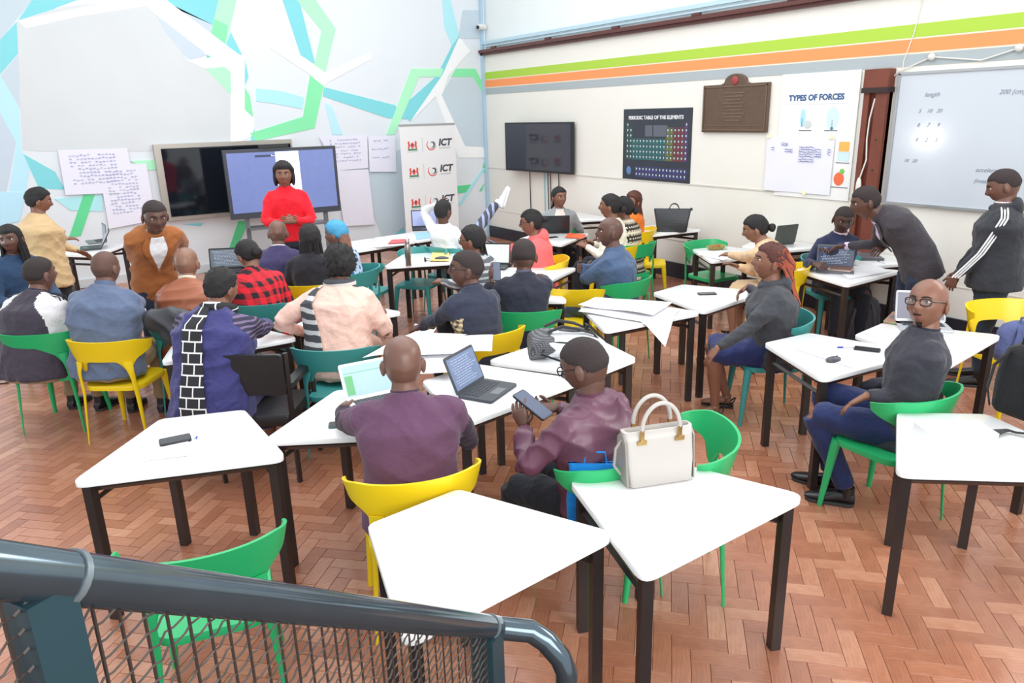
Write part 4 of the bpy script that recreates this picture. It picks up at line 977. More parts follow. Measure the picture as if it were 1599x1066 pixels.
P('woman in beige jacket standing with her back turned typing on laptop', 60, 313, 38, sit=False, pz=.87, scale=.98, skinc='c', lean=6, hy=15, hp=14, girth=1.4, bulk=1.12, top=F_('beige_jacket', (208, 178, 134)), hem=.24, hair='short', bottom=F_('black_skirt', (34, 34, 40)), bottom_kind='skirt', voxel=.016, R=dict(w=at(128, 392, .84), dir=(-.1, 1, -.1), n=(-.3, 0, -1), curl=.4, hint=(.8, -.3, -1)), L=dict(w=(-.1, .4, .92), world=False))
P('woman with long black hair in denim jacket at the left edge', 17, 374, 120, 'green', 'green armchair at the left edge under the denim jacket', skinc='b', scale=1.07, lean=4, hy=48, hr=6, top=F_('denim_jacket', (48, 72, 104)), hair='braids_long', bottom=F_('dark_trousers', (38, 42, 52)), voxel=.016)
# left group
M_bstripe = mat('black_stripe_tape', (30, 30, 36), .7)
tk = P('man in dark track top with white striped sleeves seen from behind', 62, 428, 12, 'green', 'green armchair under the man in the track top', skinc='a', lean=18, hy=12, girth=1.3, bulk=1.06, hw=1.05, scale=1.04, top=F_('dark_track_body', (66, 60, 72)), sleeve=F_('white_sleeve_cloth', (216, 214, 216)), raglan=True, collar=F_('navy_collar', (48, 52, 78)), hair='fade', hairc=mat('cropped_hair', (52, 42, 42)), scalp=.75, bottom=F_('khaki_trousers', (150, 128, 100)), cshift=(.12, .03), coff=-16)
for sx in (-1, 1):
    for k in range(3):
        S_, E_, W_ = tk['arms'][sx][:3]; off_ = tk['dN']*.082+np.array([0, -.03+.03*k, 0]); MB().tube([tk['pN']+tk['rN']*sx*.11+off_, S_+off_*.98+tk['rN']*sx*.015, S_*.6+E_*.4+np.array([sx*.075, -.03+.03*k, .02])], .005, n=5).obj('shoulder_stripe', M_bstripe, tk['root'])
P('man in blue-grey padded jacket seen from behind on yellow chair', 165, 418, 4, 'yellow', 'yellow armchair under the blue-grey jacket', skinc='a', lean=16, hy=8, girth=1.25, bulk=1.1, top=F_('blue_grey_jacket', (96, 110, 138)), collar=(F_('blue_grey_jacket', (96, 110, 138)), .055), hair='none', scalp=.82, bottom=F_('khaki_trousers', (150, 128, 100)), cback=.10, topf=.009, scale=1.06, pz=.57, headscale=1.08, cshift=(.12, -.04), L=hw(150, 440, .8), R=hw(228, 470, .80))
P('bald man in brown leather jacket with cream collar seen from behind', 291, 411, -6, 'teal', 'teal armchair under the brown leather jacket', skinc='e', lean=14, girth=1.2, bulk=1.06, top=mat('brown_leather', (158, 92, 64), .38, var=.15, bump=.1, bscale=60), collar=(mat('cream_knit_collar', (224, 216, 196), .8), .05), hair='none', bottom=F_('dark_trousers', (38, 42, 52)), topf=.009)
sc = P('woman in navy dress with black and white scarf seen from behind', 346, 449, 10, skinc='c', lean=24, hy=18, hp=16, girth=1.25, bulk=1.04, scale=1.1, pz=.57, headscale=1.05, top=F_('navy_dress', (62, 62, 116)), sleeve=pattern('ribbed_stripe', 'stripe', (44, 42, 66), (112, 96, 128), .03), hair='short', bottom=F_('navy_dress', (62, 62, 116)), bottom_kind='long', hem=.16, voxel=.012, L=hw(285, 515, .80, curl=.3), R=hw(430, 505, .80, curl=.3), topf=.009)
P('woman in red and black checked shirt with tied hair looking down', 388, 398, -20, 'teal', 'teal armchair under the red checked shirt', skinc='e', lean=22, side=-4, hp=30, hy=-30, girth=1.15, bulk=1.05, top=pattern('buffalo_check', 'check', (226, 30, 48), (38, 26, 34), .095), collar=pattern('buffalo_check', 'check', (226, 30, 48), (38, 26, 34)), hair='bun', bottom=F_('blue_jeans', (52, 72, 110)), coff=20)
P('bald man in dark navy suit seen from behind', 434, 364, -4, 'green', 'green armchair under the dark navy suit', skinc='a', lean=12, hp=4, girth=1.2, bulk=1.06, top=F_('navy_suit', (66, 60, 98)), collar=(white_cloth, .035), hair='none', bottom=F_('navy_suit_trousers', (44, 54, 76)), cback=.05)
P('woman with very long black braids seen from behind', 484, 372, -8, 'yellow', 'yellow armchair under the woman with very long braids', skinc='c', lean=12, hy=-12, top=F_('black_top', (40, 38, 46)), hair='braids_long', bottom=F_('black_trousers', (36, 38, 46)))
P('woman in blue print dress with head scarf in profile', 525, 365, -76, 'teal', 'teal armchair under the woman in the blue print dress', skinc='e', scale=.95, lean=12, hp=10, top=pattern('blue_print', 'blotch', (44, 92, 150), (190, 206, 226), .05, .7), bottom=pattern('blue_print', 'blotch', (44, 92, 150), (190, 206, 226)), bottom_kind='long', voxel=.016, L=hw(500, 400, .8), R=hw(505, 405, .8),
  hair=lambda t, hp_, Hm, shell, strands: (shell(.014, .50, back=-.4, nm='head_scarf', m=mat('sky_blue_scarf', (72, 158, 200), .7)), strands(40, .36, .009, a0=-60, a1=60, nm='brown_twists', m=mat('brown_twist_hair', (140, 96, 76), .6, var=.4, vscale=30))))
pk = P('woman in pale pink pullover with grey scarf seen from behind', 531, 414, 4, 'teal', 'teal armchair under the woman in the pale pink pullover', skinc='c', lean=18, hy=-8, hp=10, girth=1.22, bulk=1.05, scale=1.06, pz=.57, headscale=1.08, coff=-4, cshift=(-.04, -.16), top=F_('pale_pink_knit', (238, 196, 182)), hair='afro', bottom=F_('beige_pleat_skirt', (200, 160, 142)), bottom_kind='long', cback=.12, L=hw(478, 520, .72, curl=.3, hint=(-1, -.4, -.7)), R=hw(598, 492, .80, curl=.3), voxel=.013, topf=.008)
# scarves
def scarf(pr, m, nm, fall, w, label=None, q1=.05, ang=None, th=.012):
    """a wound loop round the neck and a broad end hanging down the back"""
    b = MB(); fr = pr['frame']; c0, d, r, f = fr(.52*pr['s'])
    b.tube([c0+(r*.088*math.cos(a)+f*.088*math.sin(a))*1.0+d*(.01+.02*math.sin(a*1)) for a in np.linspace(0, 2*math.pi, 22)], .032, n=10)
    b.obj(nm, m, pr['root']); g = []
    for i in range(17):
        u = i/16; q = .50-(.50-q1)*u; A = fall[0]+(fall[1]-fall[0])*u; row = []
        P_, d, r, f = fr(q*pr['s']); row = pr['tpatch'](q, q-.001, A-w[0]-(w[1]-w[0])*u, A+w[0]+(w[1]-w[0])*u, .034, nq=1, na=7)
        g.append([np.array(x) for x in row.v[:7]]+[np.array(x) for x in row.v[7:14]])
    MB().loft(g).obj('scarf_end', m, pr['root'])
m_sc = None
def greek():
    m = bpy.data.materials.new('black_white_frames'); nt, N, L, B = nodes(m); B.inputs['Roughness'].default_value = .8
    tc = N.new('ShaderNodeTexCoord'); mp = N.new('ShaderNodeMapping'); mp.inputs['Rotation'].default_value = (math.radians(90), 0, 0); L.new(tc.outputs['Object'], mp.inputs[0])
    b = N.new('ShaderNodeTexBrick'); b.inputs['Scale'].default_value = 6.5; b.inputs['Color1'].default_value = rgb(34, 34, 38); b.inputs['Color2'].default_value = rgb(40, 40, 46); b.inputs['Mortar'].default_value = rgb(238, 238, 238)
    b.inputs['Mortar Size'].default_value = .03; b.inputs['Brick Width'].default_value = .55; b.inputs['Row Height'].default_value = .42; b.offset = .5
    L.new(mp.outputs[0], b.inputs['Vector']); L.new(b.outputs['Color'], B.inputs['Base Color']); return m
for k in (-1, 0, 1):
    S_, E_, W_ = trk['arms'][-1][:3]; o_ = np.array([-.068, 0, 0]); q = np.array([0, .020*k, 0]); up_ = trk['dN']*.055
    pts_ = [trk['pN']-trk['rN']*.09+trk['dN']*.075+q, S_+up_+q-trk['rN']*.03, S_+o_*1.0+q+up_*.3, S_*.5+E_*.5+o_*.98+q, E_+o_*.84+q, E_*.5+W_*.5+o_*.8+q, W_+o_*.6+q]
    MB().tube(pts_, .0065, n=6).obj('sleeve_stripe', white_cloth, trk['root'])
scarf(sc, greek(), 'scarf', (262, 270), (10, 17), q1=-.10)
scarf(pk, pattern('grey_striped_scarf', 'stripe', (70, 72, 78), (206, 206, 206), .075), 'scarf', (212, 235), (20, 28), q1=.0)
flush()
# ---------------------------------------------------------------- empty chairs
for px, py, z, h, c, lb in ((0, 0, (.37, 2.78), -20, 'green', 'empty green armchair behind the railing mesh'), (1048, 775, .45, -84, 'green', 'empty green armchair beside the cream handbag'), (896, 500, .45, 18, 'yellow', 'empty yellow armchair beside the paper-covered desk'),
    (572, 452, .45, 20, 'teal', 'empty teal armchair beside the pink pullover'), (655, 440, .45, 200, 'teal', 'empty teal armchair pushed under the bottle desk'), (1578, 552, .45, 172, 'yellow', 'empty yellow armchair with the blue bag'),
    (1112, 428, .45, 150, 'green', 'empty green armchair between two desks at the right wall'), (1012, 408, .45, 100, 'yellow', 'empty yellow armchair next to the black woven bag')):
    p = at(px, py, z) if not isinstance(z, tuple) else z; chair(p[0], p[1], h, c, lb)
# black leather armchair under the scarf lady
p = np.array([1.14, 4.74])
t = empty('leather_armchair', (p[0], p[1], 0), head_rz(2), 'black leather armchair with steel frame under the woman in navy', 'chair')
Ml = mat('black_leather', (38, 38, 40), .38, var=.2, bump=.1, bscale=50)
for sx in (-1, 1):
    for sy in (-1, 1): MB().tube([(sx*.245, sy*.24, 0), (sx*.245, sy*.24, .68 if sy > 0 else .88)], .018, n=4).obj('leg', M_steel, t, smooth=False)
    MB().box((sx*.245, .0, .67), (.06, .50, .035)).obj('armrest', Ml, t, smooth=False); MB().box((sx*.245, 0, .36), (.03, .48, .03)).obj('side_rail', M_steel, t, smooth=False)
MB().loft([[(x*k, y*k, z) for x, y in rrect(.47, .48, .03, 3)] for z, k in ((.39, .98), (.40, 1), (.45, 1), (.465, .97))]).obj('seat', Ml, t)
MB().loft([[(x*k, y_-.25-.06*(z_-.1), z_+.74) for x, z_ in rrect(.47, .27, .03, 3)] for y_, k in ((-.012, .98), (-.006, 1), (.012, 1), (.018, .98))]).obj('backrest', Ml, t)
# ---------------------------------------------------------------- handbag on the front desk
def handbag():
    m = mat('cream_leather', (186, 181, 176), .35, bump=.06, bscale=120, var=.02); mg = mat('taupe_leather', (150, 144, 138), .4); p = at(1022, 745, TZ)
    t = empty('handbag', (p[0], p[1], TZ), math.radians(-19), 'cream structured handbag with two arched handles on white desk', 'handbag')
    def ring(z, w, d): return [(x, y, z) for x, y in rrect(w, d, .02, 4)]
    MB().loft([ring(0, .27, .135), ring(.008, .285, .15), ring(.10, .30, .13), ring(.20, .31, .085), ring(.235, .312, .06), ring(.237, .29, .045), ring(.2, .28, .04)]).obj('body', m, t, ang=60)
    for sx in (-1, 1):
        MB().loft([[(sx*(.150+.004*(z/.2)+o), y*k, z) for y, z in ((-.070, .01), (.070, .01), (.045, .20), (0, .235), (-.045, .20))] for o, k in ((-.004, 1), (.004, .92))]).obj('side_gusset', mg, t, smooth=False)
    for sy in (-1, 1):
        MB().tube([(x, sy*(.035+.01), z) for x, z in [(.085*math.cos(a)*1.0, .245+.115*math.sin(a)) for a in np.linspace(0, math.pi, 20)]], .009, n=10).obj('handle', m, t)
        for sx in (-1, 1):
            MB().box((sx*.085, sy*.047, .225), (.016, .012, .05)).box((sx*.085, sy*.05, .195), (.04, .008, .018)).obj('buckle', M_gold, t, smooth=False)
    MB().tube([(-.152, .0, .2), (-.19, -.02, .17), (-.20, -.03, .10), (-.165, -.02, .05)], .006, n=6).obj('strap', mg, t)
handbag()
def bag(name, p, h, label, cat, m, w=.30, d=.16, hh=.40, m2=None, strap=True, lean=0, red=None, pockets=True):
    t = empty(name, p, head_rz(h), label, cat); R = rot('x', math.radians(lean))
    m2 = m2 or m
    def rg(z, k, dy=0): return [tuple(R@np.array([x*k, y*k+dy, z])) for x, y in rrect(w, d, min(w, d)*.42, 5)]
    MB().loft([rg(0, .9), rg(.02, 1), rg(hh*.4, 1.02), rg(hh*.75, .96), rg(hh*.92, .78), rg(hh, .45)]).obj('body', m, t, ang=None)
    if pockets:
        def pr(z, k): return [tuple(R@np.array([x*k*.8, y*k*.5-d*.5, z])) for x, y in rrect(w, d*.8, .04, 4)]
        MB().loft([pr(.03, .9), pr(.05, 1), pr(hh*.42, 1), pr(hh*.48, .85)]).obj('front_pocket', m2, t, ang=None)
        for k in (.55, .72): MB().tube([tuple(R@np.array([x, -d*.52*(1-(x/w)**2*1.5)*(1 if k < .6 else .97), hh*k-.15*x*x])) for x in np.linspace(-w*.4, w*.4, 9)], .004, n=5).obj('zip', M_dark, t)
    MB().tube([tuple(R@np.array(q)) for q in ((-.04, .03, hh*.96), (-.035, .03, hh+.035), (.035, .03, hh+.035), (.04, .03, hh*.96))], .009, n=8).obj('grab_handle', red or m2, t)
    if strap:
        for sx in (-1, 1): MB().tube([tuple(R@np.array(q)) for q in ((sx*.06, d*.45, hh*.92), (sx*.09, d*.75, hh*.7), (sx*.11, d*.72, hh*.35), (sx*.12, d*.45, hh*.06))], .014, n=6, flat=.35).obj('shoulder_strap', m2, t)
    return t
M_gbag = F_('grey_pack_cloth', (82, 82, 88)); M_bbag = F_('black_pack_cloth', (34, 34, 38)); M_wbag = F_('white_pack_cloth', (226, 228, 232), var=.04); M_blbag = F_('slate_blue_cloth', (88, 98, 142))
p = at(1342, 533, 0); bag('backpack', (p[0], p[1], 0), 200, 'grey backpack with red top handle on floor under the desk', 'backpack', M_gbag, hh=.46, w=.32, d=.2, red=mat('red_webbing', (200, 40, 44), .6))
p = at(778, 548, .62); bag('shoulder_bag', (p[0], p[1], .47), 10, 'small grey pouch bag hanging at the back of yellow chair', 'bag', M_gbag, w=.2, d=.10, hh=.22)
p = at(1592, 648, TZ); bag('rucksack', (p[0]+.03, p[1], TZ), 250, 'black rucksack standing on desk at the right frame edge', 'backpack', M_bbag, w=.28, d=.18, hh=.36)
p = at(1590, 560, .45); bag('shoulder_bag', (p[0], p[1]+.02, .45), 172, 'slate blue bag hung on the empty yellow chair', 'bag', M_blbag, w=.34, d=.12, hh=.28)
# white and black backpack lying on the desk
def lying_pack():
    p = at(886, 553, TZ); t = empty('backpack', (p[0], p[1], TZ), head_rz(-8), 'white and black sports backpack lying across the desk', 'backpack')
    def seg(x, w_, h_): return [(x, w_*.5*math.copysign(abs(math.cos(a))**.75, math.cos(a)), h_*.5+h_*.5*math.copysign(abs(math.sin(a))**.75, math.sin(a))) for a in np.linspace(0, 2*math.pi, 24, endpoint=False)]
    prof_ = [(-.25, .16, .10), (-.24, .22, .14), (-.16, .27, .17), (-.04, .28, .17), (.10, .27, .15), (.20, .22, .11), (.25, .14, .07)]
    b = MB(); b.loft([seg(*q) for q in prof_[2:]]); remesh_later('body', b, .010, M_wbag, t, folds=.018, seed=11)
    b = MB(); b.loft([seg(x-.004, w_*1.03, h_*1.03) for x, w_, h_ in prof_[:3]]+[seg(-.10, .285, .176)]); remesh_later('mesh_pocket', b, .010, pattern('pocket_net', 'check', (44, 46, 50), (120, 122, 126), .012, .6), t, folds=.012, seed=12)
    for y, z0 in ((-.07, .168), (.06, .17)):
        MB().tube([(-.14, y, z0+.012), (-.05, y*1.15, z0+.045), (.06, y*1.1, z0+.02), (.16, y*.8, z0-.025), (.23, y*.5, .07)], [.02, .026, .024, .018, .012], n=8, flat=.35, up=(0, 0, 1)).obj('shoulder_strap', M_bbag, t)
        MB().tube([(-.13, y*1.7, .13), (-.02, y*1.95, .12), (.10, y*1.8, .10)], .010, n=6, flat=.5).obj('side_piping', M_bbag, t)
    MB().tube([(-.16, -.11, .11), (-.20, -.15, .06), (-.08, -.17, .015), (.08, -.15, .012)], .008, n=6, flat=.5).obj('loose_strap', M_bbag, t)
    MB().ell((.03, 0, .165), (.09, .045, .012)).obj('logo_panel', M_gbag, t); MB().tube([(.10, -.02, .15), (.13, -.03, .19), (.13, .03, .19), (.10, .02, .15)], .008, n=6).obj('grab_handle', M_bbag, t)
lying_pack()
# black woven tote
p = at(1049, 361, TZ); t = empty('tote_bag', (p[0], p[1], TZ), head_rz(15), 'black woven tote bag standing on desk by the wall', 'bag')
Mw = pattern('woven_black', 'check', (30, 32, 36), (78, 84, 90), .014, .45)
MB().loft([[(x, y, z) for x, y in rrect(w_, d_, .03, 3)] for z, w_, d_ in ((0, .36, .15), (.01, .38, .16), (.15, .42, .13), (.28, .47, .07), (.29, .47, .06), (.285, .44, .03), (.2, .4, .05))]).obj('body', Mw, t, ang=60)
MB().box((.235, 0, .285), (.03, .05, .03)).obj('side_tab', Mw, t, smooth=False)
for sy in (-1, 1): MB().tube([(.06*math.cos(a)+.02, sy*.03, .28+.075*math.sin(a)) for a in np.linspace(0, math.pi, 12)], .006, n=6).obj('handle', M_dark, t)
# black jacket on the seat back between the leather jacket and the navy dress
b = MB(); p = at(268, 512, .80); b.ell((0, 0, 0), (.22, .07, .10), nu=24, nv=14).ell((.06, .0, -.08), (.16, .08, .12), nu=20, nv=12)
t = empty('folded_jacket', (p[0], p[1], .86), head_rz(0), 'black leather jacket bundled behind the brown jacket', 'jacket'); remesh_later('cloth', b, .012, mat('black_glossy_cloth', (60, 62, 68), .45), t, folds=.02, seed=4)
# blue garment bag at the plum jacket's chair
b = MB(); p = at(930, 722, .78); t = empty('carrier_bag', (p[0], p[1], 0), head_rz(5), 'bright blue carrier bag hanging beside the green chair', 'bag')
rg = lambda z, w_, d_: [(x+.004*math.sin(40*z+9*x), y, z) for x, y in rrect(w_, d_, .02, 4)]
b.loft([rg(.42, .23, .07), rg(.5, .25, .09), rg(.6, .25, .08), rg(.7, .24, .05), rg(.78, .23, .03)]); b.obj('body', F_('bright_blue_nylon', (24, 132, 216)), t)
MB().tube([(-.05, 0, .77), (-.04, 0, .83), (.04, 0, .83), (.05, 0, .77)], .005, n=6).obj('handle', F_('bright_blue_nylon', (24, 132, 216)), t)
# ---------------------------------------------------------------- laptops
S_ = screenmat
laptop(762, 612, -62, 'black laptop open on the front double desk with dark code screen', ang=112, w=.31, d=.22, shell=mat('dark_grey_shell', (62, 66, 74), .4), scr=S_('screen_slate', (100, 114, 140), .5), ui=('code', 1))
laptop(592, 632, -30, 'white-framed tablet computer leaning before the bald man', ang=118, w=.30, d=.21, shell=mat('white_shell', (236, 236, 238), .35), scr=S_('screen_pale_green', (150, 176, 184), .5), bez=mat('white_shell', (236, 236, 238)), ui=('panel', 1))
laptop(664, 358, -8, 'open laptop facing the room below the ICT banner', ang=100, w=.36, d=.24, scr=S_('screen_lavender', (112, 122, 164), .6))
laptop(867, 362, 180, 'dark laptop seen from behind before the woman in grey blazer', ang=100, w=.36, d=.22)
laptop(1214, 380, 158, 'dark laptop open toward the wall behind the woman with the bun', ang=100, w=.30, d=.22, shell=mat('olive_grey_shell', (72, 76, 72), .5))
laptop(1303, 424, 22, 'open laptop showing a dark screen beside stacked notebooks', ang=102, w=.33, d=.22, scr=S_('screen_midnight', (44, 58, 82), .4), shell=mat('mid_grey_shell', (96, 98, 104), .4), ui=('code', 3))
laptop(1355, 402, 100, 'closed dark laptop under the bending man\'s hand', closed=True, shell=mat('mid_grey_shell', (96, 98, 104)))
laptop(1412, 500, 128, 'laptop with green and brown patterned lid behind the turned man', ang=108, w=.33, d=.22, shell=pattern('camo_lid', 'blotch', (128, 136, 96), (150, 104, 92), .05, .5))
laptop(1442, 512, 15, 'thin silver laptop behind the shoulder of the turned man', ang=105, w=.33, d=.22, shell=M_lt, scr=S_('screen_dusk', (70, 70, 92), .3))
laptop(352, 425, -6, 'open laptop with dark text screen behind the scarf lady', ang=100, w=.36, d=.22, scr=S_('screen_graphite', (88, 98, 104), .4), ui=('code', 2))
laptop(142, 388, 62, 'dark laptop standing open beside the beige jacket sleeve', ang=120, w=.34, d=.24, shell=M_dark)
laptop(150, 378, 55, 'second laptop further back on the desk of the beige jacket', ang=95, w=.33, d=.22, shell=M_grey)
laptop(768, 418, 14, 'open laptop with pale screen behind the thin man\'s head', ang=105, w=.33, d=.22, scr=S_('screen_mint', (184, 208, 200), .6))
laptop(468, 385, 5, 'tablet computer in front of the dark navy suit', ang=110, w=.27, d=.19, scr=S_('screen_teal_pale', (130, 160, 168), .5))
# ---------------------------------------------------------------- phones, mouse, papers, pens and small things
phone(274, 689, 62, 'black phone lying beside a blue pen on the leftmost front desk', th=.014, w=.085, l=.145)
phone(537, 663, 80, 'phone in green case beside the tablet of the bald man', m=mat('green_grey_case', (84, 108, 102), .5))
phone(1104, 459, 88, 'black phone alone on the desk beside the woman in the grey hoodie')
phone(1354, 546, 120, 'black phone with glossy face beside the mouse')
phone(462, 503, 20, 'dark phone on the desk corner beside the pink pullover')
phone(478, 496, 80, 'grey tablet on the desk beside the pink pullover', w=.16, l=.24, name='tablet', cat='tablet')
phone(862, 371, 60, 'black phone on desk near orange folder')
def held_phone(px, py, z, h, tilt, label, l=.155, w=.078):
    p = at(px, py, z); t = empty('mobile_phone', p, head_rz(h), label, 'phone'); t.rotation_euler = (math.radians(tilt), 0, head_rz(h))
    MB().loft([[(x*k, y*k, q) for x, y in rrect(w, l, .012, 3)] for q, k in ((-.005, .97), (-.003, 1), (.003, 1), (.005, .97))]).obj('case', M_dark, t); MB().box((0, 0, .0055), (w*.9, l*.93, .001)).obj('screen', S_('phone_screen_grey', (84, 92, 112), .3), t, smooth=False)
held_phone(832, 632, .90, -55, 28, 'tablet phone held by the man in the shiny plum jacket', l=.2, w=.10)
held_phone(774, 424, 1.07, 0, 60, 'phone raised by the man in the black pullover')
held_phone(772, 380, .90, -80, 30, 'phone in pink case held by the woman in coral')
p = at(1301, 564, TZ); t = empty('computer_mouse', p, head_rz(70), 'grey computer mouse on the desk of the turned man', 'mouse')
MB().ell((0, 0, .012), (.030, .055, .020), fn=lambda q: np.array([q[0], q[1], max(q[2], -.012)])).obj('shell', mat('mouse_grey', (78, 80, 86), .4), t); MB().ell((0, .025, .031), (.004, .010, .004), nu=8, nv=6).obj('scroll_wheel', M_dark, t)
def pen(px, py, h, label, c=(40, 70, 180), z=TZ, l=.14):
    p = at(px, py, z); t = empty('pen', (p[0], p[1], z+.005), head_rz(h), label, 'pen'); MB().tube([(0, -l/2, 0), (0, l/2-.03, 0)], .004, n=6).obj('barrel', mat('pen_barrel', (228, 230, 236), .3), t)
    MB().tube([(0, l/2-.035, 0), (0, l/2, 0)], .005, n=6).obj('cap', mat('pen_cap%d%d' % (c[0], c[2]), c, .3), t)
pen(303, 692, -10, 'ballpoint pen with blue cap next to the black phone'); pen(1325, 543, -85, 'blue pen between the mouse and the glossy phone'); pen(1376, 410, 0, 'pen under the bending man\'s left hand', (30, 30, 40))
pen(1168, 462, 20, 'pen held upright over the desk by the woman in the hoodie', (60, 60, 120), z=.79)
sheet('paper_sheet', [(210, 722), (300, 712), (292, 682), (232, 690)], TZ, 'small paper sheets under the black phone on the leftmost front desk', amp=.002, seed=1)
sheet('paper_sheet', [(598, 586), (700, 592), (760, 540), (640, 532)], TZ+.004, 'large crumpled white paper spread behind the bald man\'s head', amp=.032, seed=2)
sheet('paper_sheet', [(566, 566), (640, 560), (730, 528), (650, 524)], TZ+.03, 'second crumpled paper overhanging toward the pink pullover', amp=.03, seed=3)
sheet('paper_sheet', [(640, 560), (768, 552), (770, 528), (640, 530)], TZ+.05, 'curled white flip chart paper above the laptop screen', amp=.018, seed=13)
T9c = np.array([3.84, 4.22])
def drop9(p): return max(0, -((p[0]-T9c[0])*math.sin(math.radians(4.4))+(p[1]-T9c[1])*math.cos(math.radians(4.4)))-.345)
sheet('paper_sheet', [(903, 488), (1040, 511), (1062, 484), (925, 468)], TZ+.002, 'blank paper sheet hanging off the front edge of its desk', amp=.010, seed=5, drop=drop9)
sheet('paper_sheet', [(902, 478), (1020, 494), (1050, 474), (930, 466)], TZ+.022, 'upper blank paper sheet on the paper-covered desk', amp=.010, seed=6)
sheet('paper_sheet', [(1325, 436), (1392, 424), (1360, 412), (1305, 420)], TZ, 'printed paper beside the notebooks near the bending man', amp=.001, seed=7)
sheet('paper_sheet', [(1240, 545), (1330, 575), (1350, 560), (1270, 535)], TZ, 'plain sheet under the computer mouse', amp=.0008, seed=8)
sheet('paper_sheet', [(575, 388), (640, 382), (650, 372), (590, 374)], TZ, 'white papers beside the red folder', amp=.003, seed=9)
sheet('paper_sheet', [(650, 375), (700, 368), (690, 360), (648, 364)], TZ, 'pale blue leaflet under the open laptop by the banner', amp=.001, seed=19, m=mat('blue_leaflet', (150, 196, 228), .6))
sheet('folder', [(605, 381), (636, 379), (640, 373), (612, 374)], TZ+.01, 'red folder lying on papers near the mural wall', 'folder', mat('red_folder', (228, 90, 92), .5), amp=.001, seed=10)
sheet('folder', [(882, 371), (910, 373), (915, 366), (888, 364)], TZ+.004, 'orange folder on the desk of the woman in coral', 'folder', mat('orange_folder', (238, 96, 50), .5), amp=.001, seed=11)
sheet('folder', [(672, 409), (702, 409), (700, 380), (678, 384)], TZ+.002, 'yellow edged open writing pad beside the sunglasses', 'folder', mat('yellow_pad', (240, 214, 130), .6), amp=.012, seed=12)
sheet('paper_sheet', [(1090, 398), (1130, 408), (1150, 396), (1110, 388)], TZ, 'papers in front of the woman with the low bun', amp=.003, seed=21)
sheet('booklet', [(640, 524), (672, 528), (682, 512), (648, 506)], .62, 'stapled pages held on the knee of the thin man', 'booklet', amp=.002, seed=22)
sheet('paper_sheet', [(800, 438), (860, 441), (880, 424), (820, 424)], TZ, 'white page in front of the man in the black pullover', amp=.001, seed=23)
# notebooks on the laptop
for k, (c, lb) in enumerate((((196, 176, 168), 'cream notebook resting on the open laptop keyboard'), ((120, 90, 84), 'brown notebook topmost on the open laptop keyboard'))):
    p = at(1313, 421, TZ+.02); o = MB().box((0, 0, 0), (.15-.02*k, .21-.03*k, .012)).obj('notebook', mat('notebook%d' % k, c, .6), smooth=False); o.location = (p[0], p[1], TZ+.026+.0125*k); o.rotation_euler = (0, 0, .3+.2*k); tag(o, lb, 'notebook')
# steel flask, sunglasses
p = at(638, 414, TZ); t = empty('steel_flask', p, 0, 'tall brushed steel flask standing on desk', 'bottle')
MB().loft([[(r*math.cos(a), r*math.sin(a), z) for a in np.linspace(0, 2*math.pi, 20, endpoint=False)] for z, r in ((0, .03), (.004, .033), (.2, .033), (.225, .026))]).obj('body', mat('brushed_steel', (176, 172, 166), .28, metal=.9), t)
MB().loft([[(r*math.cos(a), r*math.sin(a), z) for a in np.linspace(0, 2*math.pi, 16, endpoint=False)] for z, r in ((.222, .026), (.25, .026), (.272, .022), (.28, .014))]).obj('lid', mat('brushed_steel', (176, 172, 166)), t)
p = at(664, 408, TZ); t = empty('sunglasses', p, head_rz(80), 'dark folded sunglasses and case beside the steel flask', 'sunglasses')
for sx in (-1, 1): MB().ell((sx*.035, 0, .02), (.030, .012, .020), nu=12, nv=8).obj('lens', M_dark, t)
MB().tube([(-.065, 0, .025), (-.06, .06, .012), (.03, .07, .01)], .003, n=6).tube([(.065, 0, .025), (.06, .05, .012), (-.03, .06, .01)], .003, n=6).tube([(-.01, 0, .027), (.01, 0, .027)], .003, n=6).obj('frame', M_dark, t)
p = at(690, 406, TZ); t = empty('glasses_case', p, head_rz(95), 'slate oval glasses case beside the yellow pad', 'case'); MB().ell((0, 0, .02), (.035, .08, .022)).obj('shell', mat('slate_case', (70, 74, 92), .4), t)
# white carton on the right desk
p0 = at(1424, 688, TZ); q = [at(1448, 702, TZ), at(1545, 699, TZ), at(1420, 672, TZ)]
u = _n(q[1]-q[0]); v = _n(q[2]-q[0]); ctr = q[0]+u*.16+np.array([-u[1], u[0], 0])*.07*1
t = empty('carton', (ctr[0], ctr[1], TZ), math.atan2(u[1], u[0]), 'flat white product carton on desk beside strap', 'box')
MB().box((0, 0, .035), (.30, .16, .07)).obj('box', mat('white_carton', (240, 241, 244), .4), t, smooth=False); MB().box((0, 0, .071), (.302, .162, .004)).obj('lid', mat('white_carton_lid', (244, 245, 248), .35), t, smooth=False)
MB().box((.02, 0, .0735), (.17, .05, .0006)).obj('printed_label', mat('label_grey', (206, 210, 226), .5), t, smooth=False)
# loose black straps
p = at(1572, 676, TZ); t = empty('strap', (p[0], p[1], TZ), 0, 'black webbing straps and buckles trailing over the white desk', 'strap'); r = np.random.RandomState(2)
for k in range(5):
    P_ = [np.array([0, 0, .012])]
    d = np.array([-.05+.05*r.randn(), .02*r.randn(), 0])
    for i in range(5): d = d+r.randn(3)*.02*np.array([1, 1, 0]); P_.append(P_[-1]+_n(d)*.035)
    MB().tube([q_+np.array([0, 0, .006*abs(math.sin(i*2+k))]) for i, q_ in enumerate(P_)], .011, n=6, flat=.4, up=(0, 0, 1)).obj('webbing', M_bbag, t)
